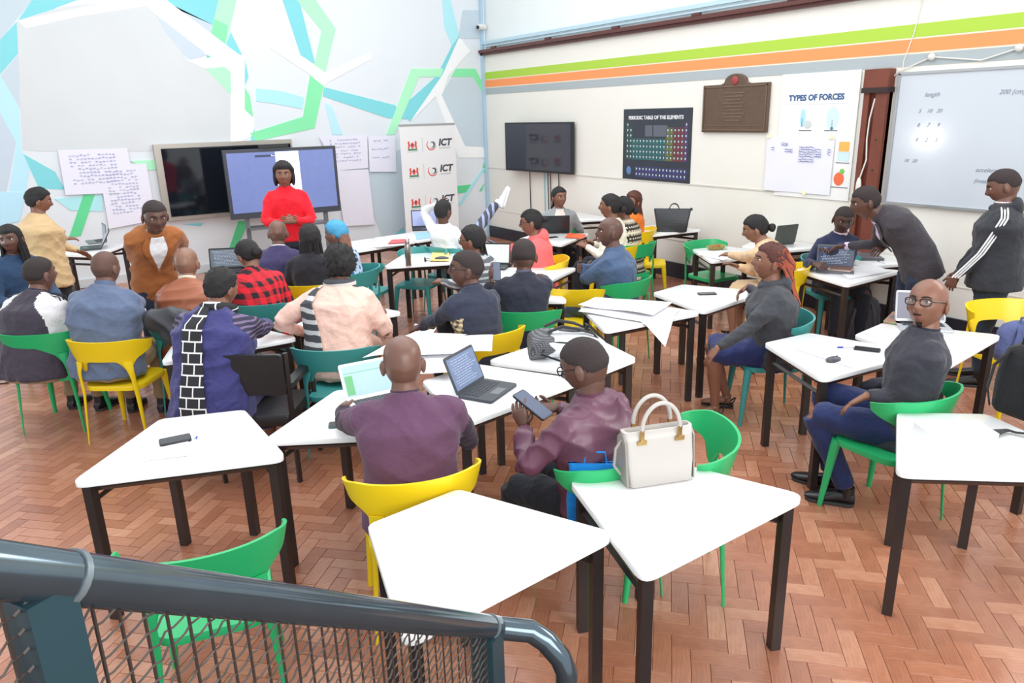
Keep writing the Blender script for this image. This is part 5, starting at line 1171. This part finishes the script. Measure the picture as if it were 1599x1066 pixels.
# green tray with items, cable on the floor
p = at(1118, 390, TZ); t = empty('fruit_bowl', p, 0, 'olive dish with snacks on the desk by the beige top', 'dish'); MB().loft([[(r_*math.cos(a)*1.6, r_*math.sin(a), z) for a in np.linspace(0, 6.28, 20, endpoint=False)] for z, r_ in ((0, .05), (.02, .07), (.045, .085), (.045, .08), (.015, .05))]).obj('dish', mat('olive_dish', (150, 140, 70), .4), t)
MB().ell((0, 0, .035), (.06, .04, .03)).obj('filling', mat('tan_filling', (160, 110, 60), .7), t)
P_ = [at(x, y, .006) for x, y in ((-20, 600), (10, 598), (30, 590), (50, 582), (60, 580))]; b = MB().tube(P_, .006, n=6); tag(b.obj('floor_cable', M_dark), 'black cable running over the floor at the left edge', 'cable')
# ---------------------------------------------------------------- screens on the walls
def facing(pa, pb):     # frame on a vertical plane from two lower corners
    x = _n(np.array([pb[0]-pa[0], pb[1]-pa[1], 0])); z = np.array([0, 0, 1.]); return np.array([x, np.cross(z, x), z]).T   # columns: right, into wall, up
RWR = np.array([[0, 1, 0], [-1, 0, 0], [0, 0, 1]]).T  # right wall: reading direction -Y, outwards -X
def on_right(name, y0, y1, z0, z1, th, m, label=None, cat=None, off=0, parent=None, kind=None):
    o = MB().box((XW-off-th/2, (y0+y1)/2, (z0+z1)/2), (th, abs(y1-y0), z1-z0)).obj(name, m, parent, smooth=False); return tag(o, label, cat, kind=kind)
def rtext(body, name, size, m, parent, y, z, off, **k):
    R = np.array([[0, -1, 0], [0, 0, 1], [-1, 0, 0]]).T; return text(body, name, size, m, parent, (XW-off, y, z), R, **k)
Mg = mat('glossy_black_screen', (40, 44, 58), .08, spec=.8)
t = empty('television', (XW-.13, 10.35, 1.70), math.radians(90), 'black wall television above the woman in the grey blazer', 'television')
t.rotation_euler = (math.radians(0), 0, math.radians(-90+4))
MB().box((0, 0, 0), (1.74, .05, .80)).obj('casing', M_dark, t, smooth=False); MB().box((0, -.027, .005), (1.68, .006, .74)).obj('screen', Mg, t, smooth=False); MB().box((0, .07, 0), (.4, .09, .3)).obj('wall_bracket', M_steel, t, smooth=False)
for k, (y, c) in enumerate(((10.75, M_dark), (10.32, mat('blue_cable', (120, 180, 206), .5)), (10.22, M_dark), (10.15, M_dark), (9.92, M_dark))):
    o = MB().tube([(XW-.03, y, 1.32), (XW-.02, y+.01, 1.0), (XW-.02, y, .6)], .008, n=6).obj('television_cable', c); tag(o, ('leftmost black cable hanging below the wall television', 'pale blue cable hanging below the wall television', 'black cable beside the pale blue one under the television', 'second black cable beside the pale blue one', 'rightmost black cable hanging below the wall television')[k], 'cable')
# periodic table poster
pt = empty('poster', (XW, 7.73, 1.78), 0, 'dark poster of the periodic table of the elements', 'poster')
def lo(o): o.location = Vector(o.location)-Vector((XW, 7.73, 1.78)) if False else o.location; return o
Mp = mat('poster_black', (52, 56, 66), .35, var=.15, vscale=3)
MB().box((-.006, 0, 0), (.008, 1.32, .97)).obj('sheet', Mp, pt, smooth=False)
Rr = np.array([[0, -1, 0], [0, 0, 1], [-1, 0, 0]]).T
text('PERIODIC TABLE OF THE ELEMENTS', 'title', .066, mat('poster_white_ink', (232, 234, 238), .5), pt, (-.012, .02, .365), Rr, bold=.002)
cols = [1]+[2]*1; cells = {}
for r_ in range(7):
    for c_ in range(18):
        ok = (r_ == 0 and c_ in (0, 17)) or (r_ in (1, 2) and (c_ < 2 or c_ > 11)) or r_ > 2
        if ok: cells[(r_, c_)] = 1
ccol = lambda r_, c_: 'green' if c_ < 2 else ('teal' if c_ < 12 else ('olive' if c_ < 14+max(0, (r_-3))*.0 else ('red' if c_ < 17 else 'purple')))
PC = {'green': (70, 120, 96), 'teal': (58, 150, 148), 'olive': (160, 170, 60), 'red': (176, 66, 72), 'purple': (128, 76, 150), 'violet': (92, 84, 168)}
for cn in PC:
    b = MB(); wb = MB()
    L_ = [(r_, c_) for (r_, c_) in cells if ccol(r_, c_) == cn] if cn != 'violet' else [(r_, c_) for r_ in (8, 9) for c_ in range(3, 18)]
    for r_, c_ in L_:
        y = .60-(c_+.5)*1.2/18; z = .27-r_*.073-(.02 if r_ > 7 else 0)
        for dy, dz, sy, sz in ((0, .032, .060, .003), (0, -.032, .060, .003), (.029, 0, .003, .064), (-.029, 0, .003, .064)): b.box((-.0105, y+dy, z+dz), (.002, sy, sz))
        wb.box((-.0105, y, z+.004), (.002, .022, .026)); b.box((-.0105, y, z-.02), (.002, .03, .008))
    o = b.obj('element_outlines', mat('ink_'+cn, PC[cn], .5), pt, smooth=False); o['kind'] = 'stuff'; o = wb.obj('element_symbols', mat('poster_soft_ink', (190, 212, 214), .5), pt, smooth=False); o['kind'] = 'stuff'
MB().box((-.0105, .13, .19), (.002, .16, .15)).box((-.0105, -.08, .19), (.002, .28, .15)).obj('legend_box', mat('legend_grey', (96, 100, 112), .5), pt, smooth=False)
MB().ell((-.0105, .53, -.36), (.002, .05, .06), nu=14, nv=8).obj('emblem', mat('ink_blue', (90, 130, 176), .5), pt)
# bronze plaque
t = empty('plaque', (XW-.008, 6.375, 2.25), 0, 'dark bronze memorial plaque with arched crest on the wall', 'plaque'); Mb = mat('bronze', (104, 84, 70), .45, metal=.35, var=.2, vscale=14, bump=.3, bscale=60)
pts = [(-.5, -.29), (.5, -.29), (.5, .27), (.22, .27)]+[(.17*math.cos(a), .29+.10*math.sin(a)) for a in np.linspace(0, math.pi, 9)]+[(-.22, .27), (-.5, .27)]
b = MB(); n = len(pts); b.loft([[(-o_, y*k, z*k) for y, z in pts] for o_, k in ((0, 1), (.03, 1), (.035, .98))]); b.obj('plate', Mb, t, smooth=False)
Mb2 = mat('bronze_relief', (126, 104, 86), .4, metal=.4)
b = MB()
for a_, c_, e in (((0, -.262), (.96, .012), 0), ((0, .245), (.96, .012), 0), ((.474, 0), (.012, .51), 0), ((-.474, 0), (.012, .51), 0)): b.box((-.04, a_[0], a_[1]), (.012, c_[0], c_[1]))
b.obj('border', Mb2, t, smooth=False)
b = MB()
for k in range(9): b.box((-.038, 0, .17-.04*k), (.006, .34-.12*((k*7) % 3)/2, .012))
b.box((-.038, 0, -.21), (.006, .8, .008)); o = b.obj('raised_lettering', Mb2, t, smooth=False); o['kind'] = 'stuff'
MB().ell((-.04, 0, .31), (.012, .05, .05)).obj('red_crest', mat('crest_red', (160, 60, 66), .5), t)
# poster with forces
t = empty('poster', (XW-.008, 5.24, 1.92), 0, 'white poster headed types of forces with small drawings', 'poster'); Mpo = mat('poster_white', (240, 240, 238), .4)
MB().box((-.004, 0, 0), (.006, .96, 1.34)).obj('sheet', Mpo, t, smooth=False)
text('TYPES OF FORCES', 'title', .085, mat('poster_navy_ink', (52, 92, 140), .5), t, (-.008, .03, .41), Rr, bold=.0035)
MB().box((-.008, 0, .345), (.002, .82, .004)).obj('rule_line', mat('ink_pale', (206, 214, 220), .5), t, smooth=False)
def blob(nm, y, z, ry, rz, c): MB().ell((-.009, y, z), (.002, ry, rz), nu=18, nv=8).obj(nm, mat('ink%d_%d_%d' % c, c, .5), t)
blob('drawing', .17, .20, .035, .10, (176, 222, 242)); blob('drawing', .175, .19, .018, .09, (48, 150, 200)); blob('drawing', .10, .13, .05, .045, (206, 210, 212)); blob('drawing', -.20, .19, .075, .12, (206, 232, 240)); blob('drawing', -.20, .17, .03, .10, (176, 190, 196)); blob('drawing', -.20, .09, .02, .02, (80, 130, 160))
blob('drawing', 0, -.07, .025, .03, (60, 130, 190)); blob('drawing', .01, -.11, .05, .02, (60, 130, 190))
MB().box((-.009, -.37, -.10), (.002, .12, .10)).obj('drawing', mat('ink_amber', (246, 182, 90), .5), t, smooth=False); MB().box((-.009, -.37, -.16), (.002, .16, .012)).box((-.009, -.37, -.21), (.002, .14, .08)).obj('drawing', mat('ink_ice', (206, 232, 236), .5), t, smooth=False)
blob('drawing', -.345, -.44, .062, .072, (236, 110, 70)); blob('drawing', -.375, -.36, .03, .03, (120, 196, 96))
for y, z, w_ in ((.13, .065, .16), (-.19, .065, .16), (-.37, -.27, .16), (-.36, -.53, .20)): MB().box((-.009, y, z), (.002, w_, .010)).obj('caption', mat('ink_slate', (120, 128, 136), .5), t, smooth=False)
def wall_note(y0, y1, z0, z1, label, lines=(), m=None, off=.024, name='flip_chart_sheet'):
    t = empty(name, (XW, (y0+y1)/2, (z0+z1)/2), 0, label, 'paper'); w_, h_ = abs(y1-y0), abs(z1-z0)
    b = MB(); n = 10; vs = []
    for i in range(n+1):
        for j in range(n+1):
            u, v = i/n-.5, j/n-.5; vs.append((-off-.006*math.sin(9*u+4*v)*(.5-v)-.004, u*w_, v*h_))
    fs = [(i*(n+1)+j, (i+1)*(n+1)+j, (i+1)*(n+1)+j+1, i*(n+1)+j+1) for i in range(n) for j in range(n)]; k = len(vs)
    b.add(vs+[(x+.001, y, z) for x, y, z in vs], fs+[tuple(i+k for i in f[::-1]) for f in fs]); b.obj('sheet', m or M_paper2, t)
    return t
t = wall_note(5.86, 4.98, 1.30, 1.91, 'lilac handwritten flip chart sheet overlapping the forces poster')
r = np.random.RandomState(8); b = MB()
for y0, z0, nl, w_ in ((.22, .24, 2, .09), (.36, .19, 2, .06), (.17, .17, 2, .11), (-.02, .20, 7, .2), (-.22, .18, 4, .09), (-.38, .18, 3, .05)):
    for k in range(nl):
        for j in range(int(w_/.022)): b.box((-.040, y0-j*.022, z0-k*.026+.003*r.randn()), (.001, .015, .006+.006*r.rand()))
o = b.obj('handwriting', mat('blue_ink', (92, 104, 156), .6), t, smooth=False); o['kind'] = 'stuff'
for y, z in ((.42, .31), (-.40, .31), (-.12, -.30)): MB().box((-.036, y, z), (.002, .05, .04)).obj('tape', mat('yellow_tape', (242, 236, 190), .5), t, smooth=False)
# wooden beam with strap and switch cord
t = empty('wooden_beam', (XW, 4.53, 0), 0, 'dark red wooden beam with iron strap fixed to the wall', 'beam'); Mbm = mat('reddish_beam_wood', (116, 58, 42), .5, var=.3, vscale=6, bump=.2, bscale=30)
MB().box((-.05, .095, 1.29), (.10, .06, 2.56)).box((-.05, -.065, 1.29), (.10, .12, 2.56)).box((-.03, 0, 1.29), (.05, .25, 2.56)).box((-.06, 0, 2.49), (.12, .26, .18)).obj('timber', Mbm, t, smooth=False)
MB().box((-.065, 0, 2.38), (.13, .28, .05)).obj('iron_strap', mat('dark_iron', (62, 50, 50), .5, metal=.5), t, smooth=False)
for z in (1.9, 1.6, 1.35, 1.1): MB().ell((-.10, -.06, z), (.008, .012, .012), nu=8, nv=6).obj('bolt', M_steel, t)
MB().tube([(-.10, .0, 2.3), (-.09, .04, 2.1), (-.09, .045, 1.9), (-.10, .02, 1.7), (-.095, .07, 1.52)], .008, n=6).obj('cord', mat('white_cord', (226, 224, 218), .5), t); MB().ell((-.10, .075, 1.42), (.022, .03, .10)).obj('pull_switch', mat('white_cord', (226, 224, 218)), t)
# whiteboard
t = empty('whiteboard', (XW, 2.95, 1.9), 0, 'large whiteboard covered with faint handwritten notes', 'whiteboard')
MB().box((-.015, 0, 0), (.02, 2.76, 1.24)).obj('board', mat('whiteboard_enamel', (202, 209, 218), .12, spec=.6), t, smooth=False)
MB().box((-.02, 0, .625), (.035, 2.8, .025)).box((-.02, 0, -.625), (.05, 2.8, .025)).box((-.02, 1.39, 0), (.035, .025, 1.25)).box((-.02, -1.39, 0), (.035, .025, 1.25)).obj('frame', mat('aluminium_frame', (178, 182, 184), .35, metal=.7), t, smooth=False)
Mi = mat('marker_ink', (138, 146, 162), .5)
for s_, y, z, sz in (('length', 1.05, .42, .075), ('200 (cm)', .35, .42, .075), ('16.64', -.35, .43, .075), ('5    10   20', 1.05, .27, .065), ('8     7     9', 1.05, .14, .065), ('9     2     1', 1.05, 0, .065), ('18   20', 1.18, -.2, .06), ('V: 9.81', -.42, .27, .065), ('2n : 10.5 : 10\u00b2', -.42, .17, .065), ('n : 220', -.5, .06, .065), ('acceleration', .42, -.26, .07), ('(mean) = 21', .42, -.36, .07), ('Area', -.1, -.33, .06), ('V = 4mm div', -.6, -.33, .07), ('H', -.42, -.48, .05)):
    text(s_, 'handwriting', sz*.78, Mi, t, (-.027, y, z), Rr, shear=.35, ext=.0005)
b = MB()
def ln(y0, z0, y1, z1, r_=.002): b.tube([(-.027, y0, z0), (-.027, y1, z1)], r_, n=4)
ln(.05, -.02, -.9, .0); ln(.1, -.22, -.9, -.22); ln(.05, -.02, .12, -.22)
for k in range(16): ln(-.12-.035*k, -.20, -.05-.035*k, -.04, .0018)
for c_ in (.05, -.75):
    for a in np.linspace(-1.3, 1.1, 8): ln(c_-.12*math.cos(a), -.12+.1*math.sin(a), c_-.12*math.cos(a+.3), -.12+.1*math.sin(a+.3))
o = b.obj('sketch_lines', Mi, t); o['kind'] = 'stuff'
# light cord with round clips above the whiteboard, camera in the corner
b = MB(); kn = [(4.55, 2.40), (4.35, 2.55), (4.05, 2.66), (3.6, 2.60), (3.3, 2.68), (3.0, 2.85)]; P_ = [(XW-.02, y, z) for y, z in kn]
t = empty('cord', (0, 0, 0), 0, 'white cord looping over round clips above the whiteboard', 'cord'); MB().tube(P_, .007, n=6).obj('cord_run', mat('white_cord', (226, 224, 218)), t)
for y, z in (kn[2], kn[4], (3.05, 2.83)): MB().ell((XW-.03, y, z), (.03, .035, .035), nu=12, nv=8).obj('clip', mat('white_cord', (226, 224, 218)), t)
tag(MB().tube([atx(1447, -30, XW-.01), atx(1428, 50, XW-.01), atx(1411, 96, XW-.01), atx(1408, 130, XW-.01)], .006, n=6).obj('hanging_wire', mat('white_cord', (226, 224, 218))), 'thin white wire coming down across the painted stripes', 'wire')
p = aty(750, 42, YW-.12); t = empty('security_camera', p, 0, 'small white security camera in the room corner', 'camera'); MB().tube([(.12, .05, 0), (-.02, 0, 0), (-.06, -.02, -.01)], [.05, .05, .04], n=14).obj('housing', mat('white_plastic', (230, 230, 226), .4), t); MB().tube([(-.06, -.02, -.01), (-.075, -.025, -.012)], .03, n=12).obj('lens', M_dark, t); MB().box((.12, .08, 0), (.05, .08, .05)).obj('mount', mat('white_plastic', (230, 230, 226)), t, smooth=False)
# ---------------------------------------------------------------- left wall: big screen, stand screen, banner, flip charts
t = empty('wall_screen', (2.78, YW-.06, 1.48), 0, 'large black screen in silver frame on the mural wall', 'screen')
A = [aty(x, y, YW-.1) for x, y in ((239, 226), (460, 220), (267, 345))]
x0, x1, zt, zb = A[0][0], A[1][0]-.05, A[0][2]+.0, A[2][2]-.0; t.location = ((x0+x1)/2, YW-.06, (zt+zb)/2); w_, h_ = x1-x0, zt-zb
MB().box((0, 0, 0), (w_, .10, h_)).obj('frame', mat('champagne_metal', (176, 172, 164), .35, metal=.6), t, smooth=False); MB().box((.03, -.055, -.0), (w_-.12, .012, h_-.12)).obj('screen', mat('black_glass', (22, 26, 34), .06, spec=.7), t, smooth=False)
sy = 11.3
A = [aty(x, y, sy) for x, y in ((348, 234), (521, 228), (529, 329), (361, 343))]; x0 = (A[0][0]+A[3][0])/2; x1 = (A[1][0]+A[2][0])/2; zt = (A[0][2]+A[1][2])/2; zb = (A[2][2]+A[3][2])/2
t = empty('display_stand', ((x0+x1)/2, sy, 0), math.radians(-4), 'large display on rolling stand behind the woman in red', 'display'); w_, h_ = x1-x0, zt-zb; zc = (zt+zb)/2
MB().box((0, 0, zc), (w_, .07, h_)).obj('casing', mat('dark_grey_bezel', (62, 66, 76), .4), t, smooth=False)
MB().box((0, -.037, zc+.02), (w_-.09, .006, h_-.13)).obj('screen', S_('display_slate_blue', (92, 104, 148), .75), t, smooth=False)
MB().box((.08, -.042, zc+.02+.0), (.34, .004, h_-.14)).obj('video_window', S_('display_pale', (214, 226, 240), .9), t, smooth=False)
MB().box((-.23, -.042, zt-.10), (.30, .004, .028)).obj('toolbar', S_('toolbar_dark', (52, 58, 84), .5), t, smooth=False)
text('Share', 'caption', .03, mat('toolbar_white', (240, 240, 244), .5, emit=.6), t, (-.12, -.046, zt-.10), np.array([[1, 0, 0], [0, 0, 1], [0, -1, 0]]).T)
MB().box((-.1, -.03, zt+.035), (.42, .06, .05)).obj('camera_bar', M_dark, t, smooth=False)
for sx in (-1, 1):
    MB().box((sx*w_*.36, .03, zb/2+.02), (.06, .05, zb)).obj('post', M_grey, t, smooth=False); MB().box((sx*w_*.36, 0, .05), (.07, .6, .05)).obj('foot', M_grey, t, smooth=False)
MB().box((0, .0, .72), (w_*.72, .30, .03)).obj('shelf', M_grey, t, smooth=False); MB().box((0, -.05, .75), (.4, .12, .05)).obj('sound_bar', M_dark, t, smooth=False)
# roll-up banner
by = 11.55; A = [aty(x, y, by) for x, y in ((623, 196), (711, 196), (633, 340))]; x0, x1, zt = A[0][0], A[1][0]-.02, A[0][2]
t = empty('banner', ((x0+x1)/2, by, 0), 0, 'white roll-up banner with repeated ICT logos and crests', 'banner'); w_ = x1-x0
MB().box((0, 0, (zt+.08)/2), (w_, .006, zt-.08)).obj('sheet', mat('banner_white', (232, 235, 238), .5), t, smooth=False); MB().box((0, .0, zt), (w_+.01, .02, .03)).obj('top_rail', mat('aluminium_frame', (178, 182, 184)), t, smooth=False); MB().loft([[(x, y, z) for x, y in rrect(w_+.06, .16, .05, 4)] for z in (0, .09)]).obj('base', M_lt, t)
RL = np.array([[1, 0, 0], [0, 0, 1], [0, -1, 0]]).T
Mtx = mat('logo_charcoal', (62, 64, 74), .5); Mrd = mat('logo_red', (226, 84, 72), .5); Mgn = mat('logo_green', (72, 130, 96), .5); Mlg = mat('logo_pale', (170, 190, 186), .5)
def disc(c, rx, rz, m, nm, par): MB().ell(c, (rx, .0015, rz), nu=16, nv=6).obj(nm, m, par)
for k in range(3):
    pz_ = aty(665, (226, 267, 315)[k], by)[2]; f = MB(); e = -.004
    lg = (-w_*.29, e, pz_)
    # crest: two supporters round a shield over a mound
    cb = link('crest', MB().ell((lg[0], e, lg[2]), (.030, .0015, .048), nu=14, nv=8).mesh('crest_shield', Mrd), t)
    for sx in (-1, 1):
        MB().tube([(lg[0]+sx*.075, e, lg[2]-.05), (lg[0]+sx*.055, e, lg[2]), (lg[0]+sx*.07, e, lg[2]+.05), (lg[0]+sx*.05, e, lg[2]+.065)], [.012, .020, .016, .010], n=8, flat=.1, up=(0, 1, 0)).obj('supporter', Mrd, cb)
    MB().box((lg[0], e, lg[2]-.068), (.17, .003, .028)).obj('mound', Mgn, cb, smooth=False); MB().box((lg[0], e, lg[2]+.01), (.05, .005, .018)).obj('shield_band', Mtx, cb, smooth=False); MB().box((lg[0], e, lg[2]-.10), (.2, .003, .008)).obj('motto', Mlg, cb, smooth=False)
    MB().box((-w_*.11, e, pz_), (.005, .003, .24)).obj('divider', Mlg, t, smooth=False)
    cx = w_*.055
    for r0, a0, a1, m_, q in ((.085, 2.3, 6.0, Mrd, .011), (.062, -1.9, 1.2, Mlg, .012), (.04, -1.5, 2.2, Mtx, .014), (.055, 3.9, 6.6, Mgn, .006)):
        MB().tube([(cx+r0*math.cos(a)+(.01 if m_ is not Mrd else 0), e, pz_+r0*math.sin(a)) for a in np.linspace(a0, a1, 14)], [q*(.3+.7*math.sin(math.pi*min(1, max(0, i/13)))) for i in range(14)], n=6, flat=.2, up=(0, 1, 0)).obj('swirl', m_, t)
    text('ICT', 'logo_text', .155, Mtx, t, (w_*.30, -.005, pz_+.025), RL, shear=.2, bold=.006); text('AUTHORITY', 'logo_caption', .04, Mlg, t, (w_*.30, -.005, pz_-.065), RL)
def left_note(pts, label, seed=0, lines=9, m=None):
    A = [aty(x, y, YW-.01) for x, y in pts]; c = sum(A)/4; t = empty('flip_chart_sheet', (c[0], YW-.02, c[2]), 0, label, 'paper'); n = 8; vs = []
    for i in range(n+1):
        for j in range(n+1):
            u, v = i/n, j/n; p = A[0]*(1-u)*(1-v)+A[1]*u*(1-v)+A[2]*u*v+A[3]*(1-u)*v; vs.append((p[0]-c[0], -.012-.01*v*abs(math.sin(5*u+seed))-.001*seed, p[2]-c[2]))
    fs = [(i*(n+1)+j, i*(n+1)+j+1, (i+1)*(n+1)+j+1, (i+1)*(n+1)+j) for i in range(n) for j in range(n)]; k = len(vs)
    MB().add(vs+[(x, y+.001, z) for x, y, z in vs], fs+[tuple(i+k for i in f[::-1]) for f in fs]).obj('sheet', m or M_paper2, t)
    w_ = abs(A[1][0]-A[0][0]); h_ = abs(A[0][2]-A[3][2]); r = np.random.RandomState(seed); b = MB()
    for i in range(lines):
        z = h_*(.38-.7*i/lines)
        for j in range(int(w_*.7/.045)):
            if r.rand() < .8: b.box((-w_*.35+.045*j, -.024-.001*seed, z+.004*r.randn()), (.03, .001, .008+.008*r.rand()))
    o = b.obj('handwriting', mat('violet_ink', (168, 172, 208), .6), t, smooth=False); o['kind'] = 'stuff'
left_note([(90, 234), (198, 231), (212, 300), (102, 304)], 'large lilac flip chart sheet on the mural behind the beige jacket', 1)
left_note([(153, 258), (228, 255), (243, 343), (170, 357)], 'long handwritten flip chart sheet beside the silver-framed screen', 2, 14)
left_note([(497, 213), (572, 211), (574, 262), (526, 266)], 'flip chart sheet right above the display stand', 3, 7)
left_note([(574, 212), (616, 212), (618, 268), (576, 268)], 'narrow flip chart sheet nearest the banner', 4, 3)
left_note([(524, 266), (574, 264), (584, 350), (536, 353)], 'blank hanging flip chart sheet right of the display stand', 5, 0)
# wall socket and cable tray
for y, z, lb in ((6.95, .48, 'black wall socket box under the bag desk'), (4.0, .45, 'white double wall socket under the bending man')):
    o = on_right('wall_socket', y-.07, y+.07, z, z+.075, .05, M_dark if y > 5 else mat('white_plastic', (230, 230, 226)), lb, 'socket')
# ---------------------------------------------------------------- stair railing in the foreground
Mr = mat('dark_green_railing_paint', (92, 106, 116), .14, metal=.75, var=.15, vscale=12, spec=.7); Mr2 = mat('dark_green_post_paint', (38, 62, 70), .3, var=.2, vscale=6)
a = np.array([-.08, .87, 1.80]); c = atd(775, 980, 1.93); d = _n(c-a)
t = empty('stair_railing', (0, 0, 0), 0, 'dark painted steel stair railing with wire mesh infill', 'railing')
e1 = atd(828, 985, 1.96); e2 = atd(868, 1010, 1.96); e3 = atd(885, 1050, 1.97); e4 = atd(884, 1100, 1.98)
path = [a-d*.5, a, a*.5+c*.5, c, e1, e2, e3, e4, e4+np.array([0, 0, -.4])]
MB().tube([path[0], path[1], path[2], c], .031, n=20).obj('handrail', Mr, t); MB().tube([c-d*.004, c, e1, e1*.4+e2*.6, e2*.6+e3*.4, e3, e4, path[-1]], .030, n=16).obj('end_bend', Mr, t)
for q in (a+d*.075, c-d*.05): MB().tube([q-d*.004, q+d*.004], .0335, n=20).obj('weld_collar', mat('weld_grey', (120, 130, 136), .4, metal=.4), t)
hd_ = _n(np.array([d[0], d[1], 0]))
for q, w_ in ((a+d*.03, .027), (c-d*.06, .03)):
    q2 = q.copy(); q2[2] = 0
    MB().tube([q-np.array([0, 0, .02]), q2], w_*1.414, n=4, up=tuple(hd_*math.cos(math.pi/4)+np.cross(hd_, [0, 0, 1])*math.sin(math.pi/4))).obj('post', Mr2, t, smooth=False)
b = MB(); Lr = np.linalg.norm((c-a)[:2]); slope = (c[2]-a[2])/Lr
nrm = np.cross(hd_, [0, 0, 1])
x = -.5
while x < Lr-.06:
    top_ = a+hd_*x+np.array([0, 0, slope*x-.03]); P_ = []; hgt = .95; n_ = 10
    P_ = [top_+np.array([0, 0, .06]), top_-np.array([0, 0, hgt])]
    b.tube([p+nrm*.012 for p in P_], .0023, n=4); x += .030
s0 = -.9
while s0 < 1.6:   # cross wires run down the slope of the stair
    za = a[2]-.03-s0; P_ = []
    for xx in np.linspace(-.5, Lr-.06, 120):
        zt_ = a[2]+slope*xx-.005; zz = za+.30*xx
        if zz < zt_ and zz > zt_-.95: P_.append(np.array([a[0], a[1], 0])+hd_*xx+np.array([0, 0, zz])+nrm*(.012+.002*math.sin(xx*150))+np.array([0, 0, .003*math.sin(xx*210)]))
    if len(P_) > 1: b.tube(P_, .0021, n=4)
    s0 += .024
o = b.obj('wire_mesh', mat('rusty_mesh_wire', (66, 56, 52), .5, metal=.3), t); o['kind'] = 'stuff'
# stair landing that carries the railing (below the picture)
flush()
settle_text()
